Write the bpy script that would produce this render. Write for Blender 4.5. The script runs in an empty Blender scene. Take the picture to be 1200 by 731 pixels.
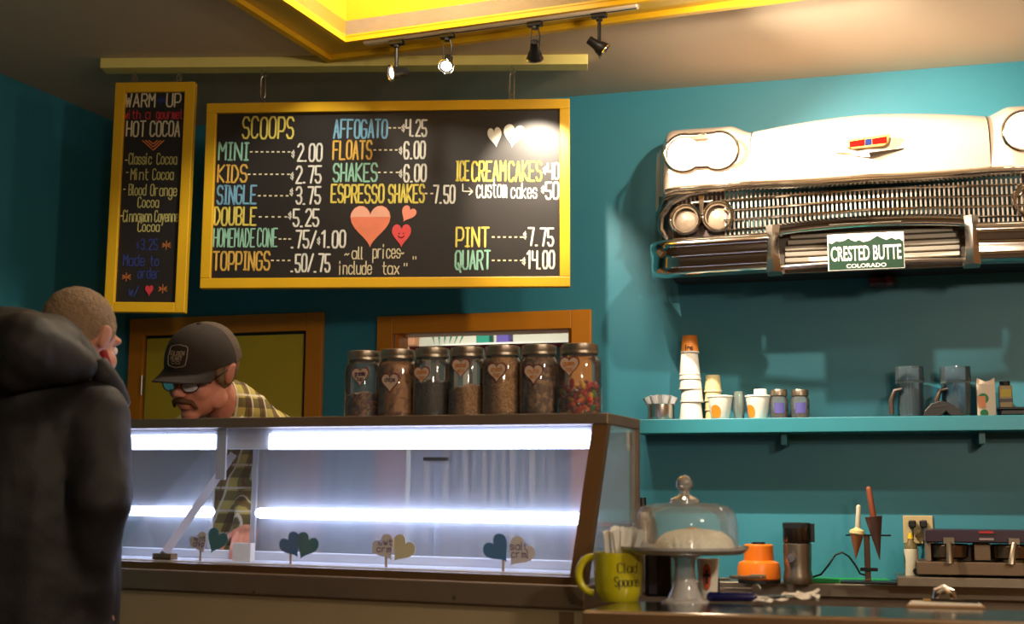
import bpy, math, random
from mathutils import Matrix, Vector, Euler
random.seed(7)
PI = math.pi
R = math.radians
SC = bpy.context.scene
COL = SC.collection

# ------------------------------------------------------------------ camera
F, CX, CY, CAMZ = 1540.0, 600.0, 365.5, 1.2
PITCH = math.atan((585 - 365.5) / F)
ROLL = R(0.25)
cam_d = bpy.data.cameras.new('camera')
cam_d.sensor_width = 36.0
cam_d.lens = F / 1200 * 36.0
cam_d.clip_start = 0.05
cam_d.dof.use_dof = True
cam_d.dof.focus_distance = 4.9
cam_d.dof.aperture_fstop = 4.0
cam = bpy.data.objects.new('camera', cam_d)
COL.objects.link(cam)
cam.matrix_world = Matrix.Translation((0, 0, CAMZ)) @ Matrix.Rotation(PI / 2 + PITCH, 4, 'X') @ Matrix.Rotation(ROLL, 4, 'Z')
SC.camera = cam

# ------------------------------------------------------------------ world, exposure
w = bpy.data.worlds.new('world')
SC.world = w
w.use_nodes = True
w.node_tree.nodes['Background'].inputs[0].default_value = (1.0, 0.78, 0.55, 1)
w.node_tree.nodes['Background'].inputs[1].default_value = 0.02
SC.view_settings.view_transform = 'Standard'
SC.view_settings.look = 'None'
SC.view_settings.gamma = 1
SC.view_settings.use_curve_mapping = False
SC.view_settings.exposure = 0.0
SC.cycles.max_bounces = 10
SC.cycles.transparent_max_bounces = 24
SC.cycles.sample_clamp_indirect = 3.0
SC.cycles.caustics_reflective = False
SC.cycles.caustics_refractive = False

def light(name, kind, loc, energy, color=(1, 1, 1), target=None, **kw):
    d = bpy.data.lights.new(name, kind)
    d.energy = energy
    d.color = color
    for k, v in kw.items():
        setattr(d, k, v)
    o = bpy.data.objects.new(name, d)
    COL.objects.link(o)
    o.location = loc
    if target is not None:
        o.rotation_euler = (Vector(target) - Vector(loc)).to_track_quat('-Z', 'Y').to_euler()
    return o

WARM = (1.0, 0.85, 0.66)
# dim house lamps of the seating area behind the camera
light('house_lamp', 'POINT', (1.7, 0.9, 2.35), 95, WARM, shadow_soft_size=0.12)
light('house_lamp', 'POINT', (0.9, -1.6, 2.35), 105, WARM, shadow_soft_size=0.12)
# work lamp over the service side, washes the counter end of the back wall
light('service_lamp', 'AREA', (2.6, 4.2, 3.0), 10, WARM, (2.6, 4.4, 0), shape='DISK', size=0.35)
# added spot above the view, no fitting there, brightens the car front
light('car_fill', 'SPOT', (1.08, 4.22, 2.98), 90, WARM, (1.15, 5.6, 2.66), spot_size=R(95), spot_blend=0.6, shadow_soft_size=0.03)
light('ceiling_fill', 'POINT', (.55, 4.4, 2.90), 9, WARM, shadow_soft_size=0.05)  # added bare point light, no lamp there, makes the ceiling hot spot
# lamp inside the yellow ceiling well
light('well_lamp', 'AREA', (-0.15, 4.35, 3.62), 42, (1.0, 0.93, 0.78), (-0.6, 4.5, 3.3), shape='DISK', size=0.3)
# lamp of the back room
light('back_room_lamp', 'AREA', (-0.35, 7.1, 2.75), 26, (1.0, 0.95, 0.85), (-0.35, 7.1, 0), shape='DISK', size=0.5)

# ------------------------------------------------------------------ pixel helpers (real distances)
FWD = Vector((0, math.cos(PITCH), math.sin(PITCH)))
UP0 = Vector((0, -math.sin(PITCH), math.cos(PITCH)))
RIGHT = Vector((1, 0, 0)) * math.cos(ROLL) + UP0 * math.sin(ROLL)
UP = -Vector((1, 0, 0)) * math.sin(ROLL) + UP0 * math.cos(ROLL)

def ray(px, py):
    return RIGHT * ((px - CX) / F) + UP * (-(py - CY) / F) + FWD

def atY(px, py, Y):
    d = ray(px, py); t = Y / d.y
    return Vector((d.x * t, Y, CAMZ + d.z * t))

def atZ(px, py, Z):
    d = ray(px, py); t = (Z - CAMZ) / d.z
    return Vector((d.x * t, d.y * t, Z))

class Frame:
    """vertical plane frame: local x along it to the right, local y away from the camera"""
    def __init__(s, ox, oy, deg):
        s.ox, s.oy, s.a = ox, oy, R(deg)
        s.c, s.s = math.cos(s.a), math.sin(s.a)
    def on(s, px, py, off=0.0):
        d = ray(px, py)
        t = ((s.ox * s.s + s.oy * s.c) - off) / (d.x * s.s + d.y * s.c)
        x, y, z = d.x * t, d.y * t, CAMZ + d.z * t
        return ((x - s.ox) * s.c - (y - s.oy) * s.s, z)
    def loc(s, p):
        x, y = p[0] - s.ox, p[1] - s.oy
        return (x * s.c - y * s.s, x * s.s + y * s.c, p[2])
    def world(s, u, y, z):
        return Vector((s.ox + u * s.c + y * s.s, s.oy - u * s.s + y * s.c, z))

# ------------------------------------------------------------------ materials
MATS = {}
def srgb(c):
    return tuple(((v / 255) / 12.92 if v / 255 <= 0.04045 else ((v / 255 + 0.055) / 1.055) ** 2.4) for v in c)

def mat(name, col, rough=0.5, metal=0.0, emit=0.0, var=0.06, scale=12.0, bump=0.0, bscale=60.0, coat=0.0, emit_col=None, spec=0.5, sheen=0.0):
    if name in MATS:
        return MATS[name]
    m = bpy.data.materials.new(name)
    m.use_nodes = True
    nt = m.node_tree; N = nt.nodes; L = nt.links
    b = N['Principled BSDF']
    c = srgb(col)
    tc = N.new('ShaderNodeTexCoord')
    ns = N.new('ShaderNodeTexNoise'); ns.inputs['Scale'].default_value = scale; ns.inputs['Detail'].default_value = 4
    L.new(tc.outputs['Object'], ns.inputs['Vector'])
    mx = N.new('ShaderNodeMix'); mx.data_type = 'RGBA'
    mx.inputs[6].default_value = tuple(v * (1 - var) for v in c) + (1,)
    mx.inputs[7].default_value = tuple(min(1, v * (1 + var)) for v in c) + (1,)
    L.new(ns.outputs['Fac'], mx.inputs[0])
    L.new(mx.outputs[2], b.inputs['Base Color'])
    b.inputs['Roughness'].default_value = rough
    b.inputs['Metallic'].default_value = metal
    b.inputs['Specular IOR Level'].default_value = spec
    if coat: b.inputs['Coat Weight'].default_value = coat
    if sheen: b.inputs['Sheen Weight'].default_value = sheen
    if emit:
        b.inputs['Emission Color'].default_value = (tuple(emit_col) if emit_col else c) + (1,)
        b.inputs['Emission Strength'].default_value = emit
    if bump:
        n2 = N.new('ShaderNodeTexNoise'); n2.inputs['Scale'].default_value = bscale; n2.inputs['Detail'].default_value = 5
        L.new(tc.outputs['Object'], n2.inputs['Vector'])
        bp = N.new('ShaderNodeBump'); bp.inputs['Strength'].default_value = bump; bp.inputs['Distance'].default_value = 0.01
        L.new(n2.outputs['Fac'], bp.inputs['Height']); L.new(bp.outputs['Normal'], b.inputs['Normal'])
    MATS[name] = m
    return m

def glass(name, tint=(1, 1, 1), haze=0.04, rough=0.03, refl=1.0, hazecol=(1, 1, 1), translucent=False):
    """thin clear sheet: transparent, fresnel reflection and a little haze"""
    if name in MATS:
        return MATS[name]
    m = bpy.data.materials.new(name); m.use_nodes = True
    nt = m.node_tree; N = nt.nodes; L = nt.links
    N.remove(N['Principled BSDF']); out = N['Material Output']
    tr = N.new('ShaderNodeBsdfTransparent'); tr.inputs[0].default_value = tuple(tint) + (1,)
    gl = N.new('ShaderNodeBsdfGlossy'); gl.inputs['Roughness'].default_value = rough
    fr = N.new('ShaderNodeFresnel'); fr.inputs[0].default_value = 1.45
    mu = N.new('ShaderNodeMath'); mu.operation = 'MULTIPLY'; mu.inputs[1].default_value = refl
    L.new(fr.outputs[0], mu.inputs[0])
    df = N.new('ShaderNodeBsdfTranslucent' if translucent else 'ShaderNodeBsdfDiffuse'); df.inputs[0].default_value = tuple(hazecol) + (1,)
    m1 = N.new('ShaderNodeMixShader'); m1.inputs[0].default_value = haze
    if haze > 0.1:
        tc = N.new('ShaderNodeTexCoord'); ns = N.new('ShaderNodeTexNoise'); ns.inputs['Scale'].default_value = 9
        mp = N.new('ShaderNodeMapping'); mp.inputs['Scale'].default_value = (3.5, 1, 0.35)
        L.new(tc.outputs['Object'], mp.inputs[0]); L.new(mp.outputs[0], ns.inputs['Vector'])
        mr = N.new('ShaderNodeMapRange'); mr.inputs[3].default_value = haze * 0.75; mr.inputs[4].default_value = haze * 1.25
        L.new(ns.outputs['Fac'], mr.inputs[0]); L.new(mr.outputs[0], m1.inputs[0])
    L.new(tr.outputs[0], m1.inputs[1]); L.new(df.outputs[0], m1.inputs[2])
    m2 = N.new('ShaderNodeMixShader'); L.new(mu.outputs[0], m2.inputs[0])
    L.new(m1.outputs[0], m2.inputs[1]); L.new(gl.outputs[0], m2.inputs[2])
    L.new(m2.outputs[0], out.inputs[0])
    MATS[name] = m
    return m

def grain(name, cols, scale=90.0, rough=0.6, bump=0.6):
    """voronoi cells of several colours"""
    if name in MATS:
        return MATS[name]
    m = bpy.data.materials.new(name); m.use_nodes = True
    nt = m.node_tree; N = nt.nodes; L = nt.links; b = N['Principled BSDF']
    tc = N.new('ShaderNodeTexCoord'); v = N.new('ShaderNodeTexVoronoi'); v.inputs['Scale'].default_value = scale
    L.new(tc.outputs['Object'], v.inputs['Vector'])
    sp = N.new('ShaderNodeSeparateColor'); L.new(v.outputs['Color'], sp.inputs[0])
    cr = N.new('ShaderNodeValToRGB'); cr.color_ramp.interpolation = 'CONSTANT'
    el = cr.color_ramp.elements
    while len(el) < len(cols): el.new(0.5)
    for i, c in enumerate(cols):
        el[i].position = i / len(cols); el[i].color = srgb(c) + (1,)
    L.new(sp.outputs[0], cr.inputs[0]); L.new(cr.outputs[0], b.inputs['Base Color'])
    bp = N.new('ShaderNodeBump'); bp.inputs['Strength'].default_value = bump; bp.inputs['Distance'].default_value = 0.004
    bp.invert = True
    L.new(v.outputs['Distance'], bp.inputs['Height']); L.new(bp.outputs[0], b.inputs['Normal'])
    b.inputs['Roughness'].default_value = rough
    MATS[name] = m
    return m

def plaid(name):
    m = bpy.data.materials.new(name); m.use_nodes = True
    nt = m.node_tree; N = nt.nodes; L = nt.links; b = N['Principled BSDF']
    tc = N.new('ShaderNodeTexCoord'); sp = N.new('ShaderNodeSeparateXYZ'); L.new(tc.outputs['Object'], sp.inputs[0])
    def stripes(sock, freq, ph, width):
        a = N.new('ShaderNodeMath'); a.operation = 'MULTIPLY_ADD'; a.inputs[1].default_value = freq; a.inputs[2].default_value = ph
        L.new(sock, a.inputs[0])
        f = N.new('ShaderNodeMath'); f.operation = 'FRACT'; L.new(a.outputs[0], f.inputs[0])
        g = N.new('ShaderNodeMath'); g.operation = 'LESS_THAN'; g.inputs[1].default_value = width; L.new(f.outputs[0], g.inputs[0])
        return g.outputs[0]
    def mixc(prev, fac, col, amt):
        k = N.new('ShaderNodeMath'); k.operation = 'MULTIPLY'; k.inputs[1].default_value = amt; L.new(fac, k.inputs[0])
        x = N.new('ShaderNodeMix'); x.data_type = 'RGBA'; L.new(k.outputs[0], x.inputs[0])
        if isinstance(prev, tuple): x.inputs[6].default_value = prev
        else: L.new(prev, x.inputs[6])
        x.inputs[7].default_value = srgb(col) + (1,)
        return x.outputs[2]
    add = N.new('ShaderNodeMath'); add.operation = 'ADD'; L.new(sp.outputs[0], add.inputs[0]); L.new(sp.outputs[1], add.inputs[1])
    c = srgb((196, 178, 92)) + (1,)
    c = mixc(c, stripes(add.outputs[0], 14, .1, .42), (58, 44, 30), .72)
    c = mixc(c, stripes(sp.outputs[2], 14, .3, .42), (58, 44, 30), .72)
    c = mixc(c, stripes(add.outputs[0], 14, .65, .1), (225, 215, 190), .9)
    c = mixc(c, stripes(sp.outputs[2], 14, .8, .1), (225, 215, 190), .9)
    c = mixc(c, stripes(add.outputs[0], 14, .9, .06), (120, 30, 30), .8)
    L.new(c, b.inputs['Base Color']); b.inputs['Roughness'].default_value = .85
    MATS[name] = m
    return m

TEAL = mat('teal_wall_paint', (52, 130, 148), .45, var=.05, scale=3, bump=.08, bscale=180)
TEAL_SHELF = mat('teal_shelf_paint', (46, 128, 142), .4, var=.04)
CEIL = mat('ceiling_paint', (206, 186, 160), .8, var=.03, scale=4, bump=.1, bscale=200)
YEL = mat('yellow_frame_paint', (228, 176, 26), .4, var=.08, scale=7)
YELP = mat('pale_yellow_beam_paint', (240, 224, 130), .5, var=.07, scale=6)
WELLM = mat('golden_well_paint', (214, 170, 34), .45, var=.05)
ORANGE = mat('ochre_door_frame_paint', (206, 128, 16), .45, var=.07, scale=6)
DOORY = mat('mustard_door_paint', (204, 176, 40), .5, var=.06, scale=5)
BLACKB = mat('chalkboard_black', (38, 34, 32), .42, var=.25, scale=5)
STEEL = mat('brushed_steel', (150, 138, 122), .34, .9, var=.12, scale=20)
STEELD = mat('dull_steel_trim', (140, 122, 104), .45, .55, var=.15, scale=14)
CHROME = mat('chrome', (225, 218, 208), .1, 1.0, var=.02)
CHROMES = mat('soft_chrome', (205, 196, 186), .26, 1.0, var=.03)
BLACK = mat('black_plastic', (18, 17, 17), .4)
BLACKM = mat('black_metal', (30, 28, 27), .35, .4)
WHITE = mat('white_plastic', (232, 228, 218), .4)
WHITEP = mat('white_paper', (236, 230, 218), .7, bump=.1)
CREAM = mat('cream_panel', (170, 152, 118), .55, var=.05)
CARW = mat('blush_white_car_paint', (242, 214, 190), .16, coat=.6, var=.01)
GLASS = glass('clear_glass', haze=.05)
GLASSJ = glass('jar_glass', (.97, .985, .98), haze=.07, rough=.04, refl=1.6)
GLASSF = glass('case_front_glass', (.96, .98, 1), haze=.05, refl=.6)
GLASSR = glass('cloudy_rear_sliding_glass', (.88, .91, 1.0), haze=.26, rough=.44, refl=8, hazecol=(.80, .86, 1.0))
GLASSS = glass('case_side_glass', (.86, .92, .92), haze=.24, refl=.35, hazecol=(.8, .9, .9))

# ------------------------------------------------------------------ mesh builder
class MB:
    def __init__(s, M=None):
        s.v = []; s.f = []; s.M = M
    def add(s, vs, fs):
        n = len(s.v)
        for p in vs:
            p = Vector(p)
            s.v.append(tuple(s.M @ p) if s.M is not None else tuple(p))
        s.f += [tuple(i + n for i in f) for f in fs]
        return s
    def box(s, x0, x1, y0, y1, z0, z1, T=None):
        vs = [Vector((x, y, z)) for x in (x0, x1) for y in (y0, y1) for z in (z0, z1)]
        if T is not None: vs = [T @ p for p in vs]
        return s.add(vs, [(0, 1, 3, 2), (4, 6, 7, 5), (0, 4, 5, 1), (2, 3, 7, 6), (0, 2, 6, 4), (1, 5, 7, 3)])
    def cyl(s, p0, p1, r0, r1=None, n=16, caps=True):
        r1 = r0 if r1 is None else r1
        p0, p1 = Vector(p0), Vector(p1)
        d = (p1 - p0)
        q = d.to_track_quat('Z', 'Y')
        vs = []
        for p, r in ((p0, r0), (p1, r1)):
            for i in range(n):
                a = 2 * PI * i / n
                vs.append(p + q @ Vector((r * math.cos(a), r * math.sin(a), 0)))
        fs = [(i, (i + 1) % n, n + (i + 1) % n, n + i) for i in range(n)]
        if caps: fs += [tuple(range(n - 1, -1, -1)), tuple(range(n, 2 * n))]
        return s.add(vs, fs)
    def lathe(s, prof, c=(0, 0, 0), n=28, axis=None, cap0=False, cap1=False, sx=1.0, sy=1.0):
        """profile of (r, z) about Z, or about a given direction"""
        c = Vector(c); q = Vector(axis).to_track_quat('Z', 'Y') if axis is not None else None
        vs = []
        for r, z in prof:
            for i in range(n):
                a = 2 * PI * i / n
                p = Vector((r * sx * math.cos(a), r * sy * math.sin(a), z))
                vs.append(c + (q @ p if q else p))
        fs = []
        for k in range(len(prof) - 1):
            for i in range(n):
                j = (i + 1) % n
                fs.append((k * n + i, k * n + j, (k + 1) * n + j, (k + 1) * n + i))
        if cap0: fs.append(tuple(range(n - 1, -1, -1)))
        if cap1: fs.append(tuple(range((len(prof) - 1) * n, len(prof) * n)))
        return s.add(vs, fs)
    def ell(s, c, r, n=20, m=12, rot=None):
        c = Vector(c)
        if isinstance(r, (int, float)): r = (r, r, r)
        vs = []
        Q = Euler(rot).to_matrix() if rot else None
        def put(x, y, z):
            p = Vector((x * r[0], y * r[1], z * r[2]))
            vs.append(c + (Q @ p if Q else p))
        put(0, 0, -1)
        for k in range(1, m):
            t = PI * k / m
            for i in range(n):
                a = 2 * PI * i / n
                put(math.sin(t) * math.cos(a), math.sin(t) * math.sin(a), -math.cos(t))
        put(0, 0, 1)
        fs = [(0, 1 + (i + 1) % n, 1 + i) for i in range(n)]
        for k in range(m - 2):
            for i in range(n):
                j = (i + 1) % n
                fs.append((1 + k * n + i, 1 + k * n + j, 1 + (k + 1) * n + j, 1 + (k + 1) * n + i))
        e = len(vs) - 1; b = 1 + (m - 2) * n
        fs += [(b + i, b + (i + 1) % n, e) for i in range(n)]
        return s.add(vs, fs)
    def capsule(s, p0, p1, r0, r1=None, n=16):
        """closed tapering limb"""
        r1 = r0 if r1 is None else r1
        p0, p1 = Vector(p0), Vector(p1); L = (p1 - p0).length
        prof = [(1e-4, -r0)] + [(r0 * math.cos(t), r0 * math.sin(t)) for t in (R(-60), R(-30), 0)]
        prof += [(r1 * math.cos(t), L + r1 * math.sin(t)) for t in (0, R(30), R(60))] + [(1e-4, L + r1)]
        return s.lathe(prof, p0, n, axis=p1 - p0, cap0=True, cap1=True)
    def tube(s, pts, r, n=8, caps=True, closed=False):
        pts = [Vector(p) for p in pts]; m = len(pts)
        rs = r if isinstance(r, (list, tuple)) else [r] * m
        vs = []
        q = None; last = None
        for k, p in enumerate(pts):
            if closed: d = pts[(k + 1) % m] - pts[k - 1]
            else: d = pts[min(k + 1, m - 1)] - pts[max(k - 1, 0)]
            q = d.to_track_quat('Z', 'Y') if q is None else last.rotation_difference(d) @ q
            last = d
            for i in range(n):
                a = 2 * PI * i / n
                vs.append(p + q @ Vector((rs[k] * math.cos(a), rs[k] * math.sin(a), 0)))
        fs = []
        for k in range(m if closed else m - 1):
            k2 = (k + 1) % m
            for i in range(n):
                j = (i + 1) % n
                fs.append((k * n + i, k * n + j, k2 * n + j, k2 * n + i))
        if caps and not closed:
            fs += [tuple(range(n - 1, -1, -1)), tuple(range((m - 1) * n, m * n))]
        return s.add(vs, fs)
    def prism(s, poly, y0, y1):
        """polygon in (x, z), extruded along y"""
        n = len(poly)
        vs = [(x, y0, z) for x, z in poly] + [(x, y1, z) for x, z in poly]
        fs = [tuple(range(n)), tuple(range(2 * n - 1, n - 1, -1))]
        fs += [(i, n + i, n + (i + 1) % n, (i + 1) % n) for i in range(n)]
        return s.add(vs, fs)
    def slab(s, poly, z0, z1):
        """polygon in (x, y), extruded along z"""
        n = len(poly)
        vs = [(x, y, z0) for x, y in poly] + [(x, y, z1) for x, y in poly]
        fs = [tuple(range(n - 1, -1, -1)), tuple(range(n, 2 * n))]
        fs += [(i, (i + 1) % n, n + (i + 1) % n, n + i) for i in range(n)]
        return s.add(vs, fs)
    def grid(s, rows):
        """open sheet of rows of points"""
        m = len(rows[0]); vs = [p for r_ in rows for p in r_]
        fs = [(k * m + i, k * m + i + 1, (k + 1) * m + i + 1, (k + 1) * m + i) for k in range(len(rows) - 1) for i in range(m - 1)]
        return s.add(vs, fs)
    def sheet(s, rows, th):
        """sheet with thickness th along +y"""
        m = len(rows[0]); k_ = len(rows)
        s.grid(rows)
        back = [[(p[0], p[1] + th, p[2]) for p in r_] for r_ in rows]
        s.grid([list(reversed(r_)) for r_ in back])
        def rim(a, b): s.grid([a, b])
        rim(rows[0][::-1], back[0][::-1]); rim(rows[-1], back[-1])
        rim([r_[0] for r_ in rows], [r_[0] for r_ in back]); rim([r_[-1] for r_ in rows][::-1], [r_[-1] for r_ in back][::-1])
        return s

def link(name, me, m, parent=None, loc=(0, 0, 0), rz=0):
    o = bpy.data.objects.new(name, me)
    COL.objects.link(o)
    o.location = loc
    o.rotation_euler = (0, 0, rz)
    if parent is not None: o.parent = parent
    return o

def obj(name, mb, m, parent=None, org=(0, 0, 0), loc=(0, 0, 0), rz=0, smooth=False, bevel=0, sharp=35):
    me = bpy.data.meshes.new(name)
    org = Vector(org)
    me.from_pydata([tuple(Vector(p) - org) for p in mb.v], [], mb.f)
    me.materials.append(m)
    if smooth:
        me.polygons.foreach_set('use_smooth', [True] * len(me.polygons))
        if sharp: me.set_sharp_from_angle(angle=R(sharp))
    me.update()
    o = link(name, me, m, parent, loc, rz)
    if bevel:
        b = o.modifiers.new('bevel', 'BEVEL'); b.width = bevel; b.segments = 2; b.limit_method = 'ANGLE'; b.angle_limit = R(40)
        b.harden_normals = False
    return o

class Thing:
    """an Empty at the thing's base, parts authored in the same local frame"""
    def __init__(s, name, label, cat, loc, rz=0, group=None, org=(0, 0, 0), tilt=None):
        s.e = bpy.data.objects.new(name, None); COL.objects.link(s.e)
        s.e.empty_display_size = .05
        s.e.location = loc; s.e.rotation_euler = (tilt[0], tilt[1], rz) if tilt else (0, 0, rz)
        s.org = org
        s.e['label'] = label; s.e['category'] = cat
        if group: s.e['group'] = group
    def part(s, name, mb, m, parent=None, label=None, **k):
        o = obj(name, mb, m, parent or s.e, s.org, **k)
        if label: o['label'] = label
        return o

def fthing(fr, name, label, cat, org, group=None, tilt=None):
    return Thing(name, label, cat, fr.world(*org), -fr.a, group, org, tilt)

def tag(o, label, cat, group=None):
    o['label'] = label; o['category'] = cat
    if group: o['group'] = group
    return o

def struct(name, mb, m, **k):
    o = obj(name, mb, m, **k); o['kind'] = 'structure'
    return o

def dup(root, loc, rz=None, label=None, scale=None):
    r = root.copy(); COL.objects.link(r); r.location = loc
    if rz is not None: r.rotation_euler = (0, 0, rz)
    if label: r['label'] = label
    if scale: r.scale = scale
    for ch in list(root.children):
        c = ch.copy(); COL.objects.link(c); c.parent = r
        for g in list(ch.children):
            d = g.copy(); COL.objects.link(d); d.parent = c
    return r

def heart(n=10):
    """unit heart outline in (x, z), about 1 wide and 1 high, centred"""
    pts = []
    for i in range(4 * n):
        t = 2 * PI * i / (4 * n)
        pts.append((16 * math.sin(t) ** 3 / 32, (13 * math.cos(t) - 5 * math.cos(2 * t) - 2 * math.cos(3 * t) - math.cos(4 * t) + 2.5) / 29))
    return pts[::-1]

def place(poly, cx, cz, w_, h_, rot=0):
    c, s_ = math.cos(rot), math.sin(rot)
    return [(cx + (x * w_) * c - (z * h_) * s_, cz + (x * w_) * s_ + (z * h_) * c) for x, z in poly]

# ------------------------------------------------------------------ hand lettering: a single stroke alphabet
# grid x 0-4, y 0-9: baseline 2, x-height 6, cap height 8, descender 0
G = {
 'A': '02 28 42,14 34', 'B': '02 08 38 47 46 35 05,35 44 43 32 02', 'C': '47 38 18 07 03 12 32 43', 'D': '02 08 28 46 44 22 02',
 'E': '48 08 02 42,05 35', 'F': '48 08 02,05 35', 'G': '47 38 18 07 03 12 32 43 45 25', 'H': '02 08,42 48,05 45', 'I': '08 28,18 12,02 22',
 'K': '02 08,48 05 42', 'L': '08 02 42', 'M': '02 08 25 48 42', 'N': '02 08 42 48', 'O': '18 07 03 12 32 43 47 38 18', 'P': '02 08 38 47 45 34 04',
 'Q': '18 07 03 12 32 43 47 38 18,24 41', 'R': '02 08 38 47 46 35 05,25 42', 'S': '47 38 18 07 06 15 35 44 43 32 12 03', 'T': '08 48,28 22',
 'U': '08 03 12 32 43 48', 'W': '08 12 26 32 48', 'X': '08 42,48 02', 'Y': '08 25 48,25 22',
 '0': '18 07 03 12 32 43 47 38 18', '1': '07 28 22', '2': '07 18 38 47 46 02 42', '3': '07 18 38 47 46 35 15,35 44 43 32 12 03', '4': '08 05 45,48 42',
 '5': '48 08 05 35 44 43 32 12 03', '6': '47 38 18 07 03 12 32 43 44 35 15 04', '7': '08 48 22', '8': '18 07 06 15 35 46 47 38 18,15 04 03 12 32 43 44 35', '9': '45 15 06 07 18 38 47 43 32 12',
 '.': '12 22', '/': '02 48', '$': '35 26 16 05 14 24 33 22 12 03,27 21', '-': '15 35', '~': '04 15 24 35', '"': '18 16,38 36', '*': '26 22,04 44,05 43,45 03', "'": '16 27',
 'a': '45 36 16 05 03 12 32 43,46 42', 'b': '08 02,05 16 36 45 43 32 12 03', 'c': '45 36 16 05 03 12 32 43', 'd': '48 42,45 36 16 05 03 12 32 43', 'e': '04 44 45 36 16 05 03 12 32 43',
 'g': '45 36 16 05 03 12 32 43,46 41 30 10 01', 'i': '16 12,18 17', 'k': '08 02,46 04 42', 'l': '08 02 12', 'm': '02 06,05 16 25 22,25 36 45 42', 'n': '02 06,05 16 36 45 42',
 'o': '16 05 03 12 32 43 45 36 16', 'p': '06 00,05 16 36 45 43 32 12 03', 'r': '02 06,05 16 36', 's': '45 36 16 05 14 34 43 32 12 03', 't': '18 13 22 32,06 36', 'u': '06 03 12 32 43,46 42',
 'w': '06 12 25 32 46', 'x': '06 42,46 02', 'y': '06 13 22,46 10', 'h': '08 02,05 16 36 45 42', '>': '05 45,36 45 34',
}
GW = {'I': 2, 'i': 2, 'l': 1, '.': 2, ' ': 3, '/': 4, 't': 3, '1': 3, "'": 2}

def strokes(text, gap=1.6):
    out = []; x = 0
    for ch in text:
        wd = GW.get(ch, 4)
        if ch in G:
            lo = min(int(p[0]) for s_ in G[ch].split(',') for p in s_.split())
            for s_ in G[ch].split(','):
                out.append([(x + int(p[0]) - (lo if wd < 3 else 0), int(p[1])) for p in s_.split()])
        x += wd + gap
    return out, x - gap

def write(mb, text, u0, z0, u1, z1, th, y=0.0, gap=1.6, jit=.12, ytop=8, ybase=2, rot=0.0):
    """ribbon letters filling the box u0..u1, z0 (baseline) .. z1 (cap top)"""
    st, wd = strokes(text, gap)
    sx = (u1 - u0) / wd; sz = (z1 - z0) / (ytop - ybase)
    rnd = random.Random(hash_(text))
    co, so = math.cos(rot), math.sin(rot)
    for pl in st:
        jx, jz = rnd.uniform(-jit, jit), rnd.uniform(-jit, jit)
        pts = []
        for p in pl:
            a, b = (p[0] + jx) * sx, (p[1] + jz - ybase) * sz
            pts.append((u0 + a * co - b * so, z0 + a * so + b * co))
        h = th / 2
        for (a, b), (c, d) in zip(pts, pts[1:]):
            L_ = math.hypot(c - a, d - b) or 1e-6
            nx, nz = -(d - b) / L_ * h, (c - a) / L_ * h
            mb.add([(a - nx, y, b - nz), (c - nx, y, d - nz), (c + nx, y, d + nz), (a + nx, y, b + nz)], [(0, 1, 2, 3)])
        for a, b in pts:
            mb.add([(a + h * math.cos(k * PI / 3), y, b + h * math.sin(k * PI / 3)) for k in range(6)], [tuple(range(6))])

def hash_(t):
    h = 7
    for c in t: h = (h * 31 + ord(c)) % 99991
    return h

# ================================================================== THE ROOM
W = Frame(1.55, 5.7, 15.4)          # back wall
HC = 3.1                            # ceiling height
uc = -3.75                          # corner with the left wall
cw = W.world(uc, 0, 0)
ld = Vector((-0.357, -0.934, 0)).normalized()

# ceiling well (yellow skylight shaft) frame
c0 = atZ(387, 61, HC); c1 = atZ(900, -8, HC)
KA = -math.degrees(math.atan2(c1.y - c0.y, c1.x - c0.x))
K = Frame(c0.x, c0.y, KA)           # local x along the far edge of the well, local -y toward the camera
ik = K.loc(atZ(405, 41, HC))
bx0, by1 = ik[0], ik[1]             # inner far-left corner of the shaft
WX1, WY0 = 2.6, -2.4                # the shaft runs out of view to the right and toward the camera

# ceiling: one mesh with the shaft opening cut out
o = [(-6.5, 2.6), (5.5, 2.6), (5.5, -9.5), (-6.5, -9.5)]
def kw(x, y, z): 
    p = K.world(x, y, z); return (p.x, p.y, p.z)
i4 = [(bx0, by1), (WX1, by1), (WX1, WY0), (bx0, WY0)]
mb = MB()
v = [kw(x, y, HC) for x, y in o] + [kw(x, y, HC) for x, y in i4] + [kw(x, y, HC + .06) for x, y in o] + [kw(x, y, HC + .06) for x, y in i4]
f = []
for a in range(4):
    b = (a + 1) % 4
    f += [(a, b, 4 + b, 4 + a), (8 + a, 12 + a, 12 + b, 8 + b), (4 + a, 4 + b, 12 + b, 12 + a)]
mb.add(v, f)
struct('ceiling', mb, CEIL)

# the shaft: four golden walls and a lid
mb = MB()
D = .75
for x0, x1, y0, y1 in ((bx0 - .03, bx0, WY0, by1), (WX1, WX1 + .03, WY0, by1), (bx0 - .03, WX1 + .03, by1, by1 + .03), (bx0 - .03, WX1 + .03, WY0 - .03, WY0)):
    mb.box(x0, x1, y0, y1, HC - .012, HC + D)
mb.box(bx0 - .03, WX1 + .03, WY0 - .03, by1 + .03, HC + D, HC + D + .03)
o_ = struct('trim_1', mb, WELLM, loc=(K.ox, K.oy, 0), rz=-K.a)
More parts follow.
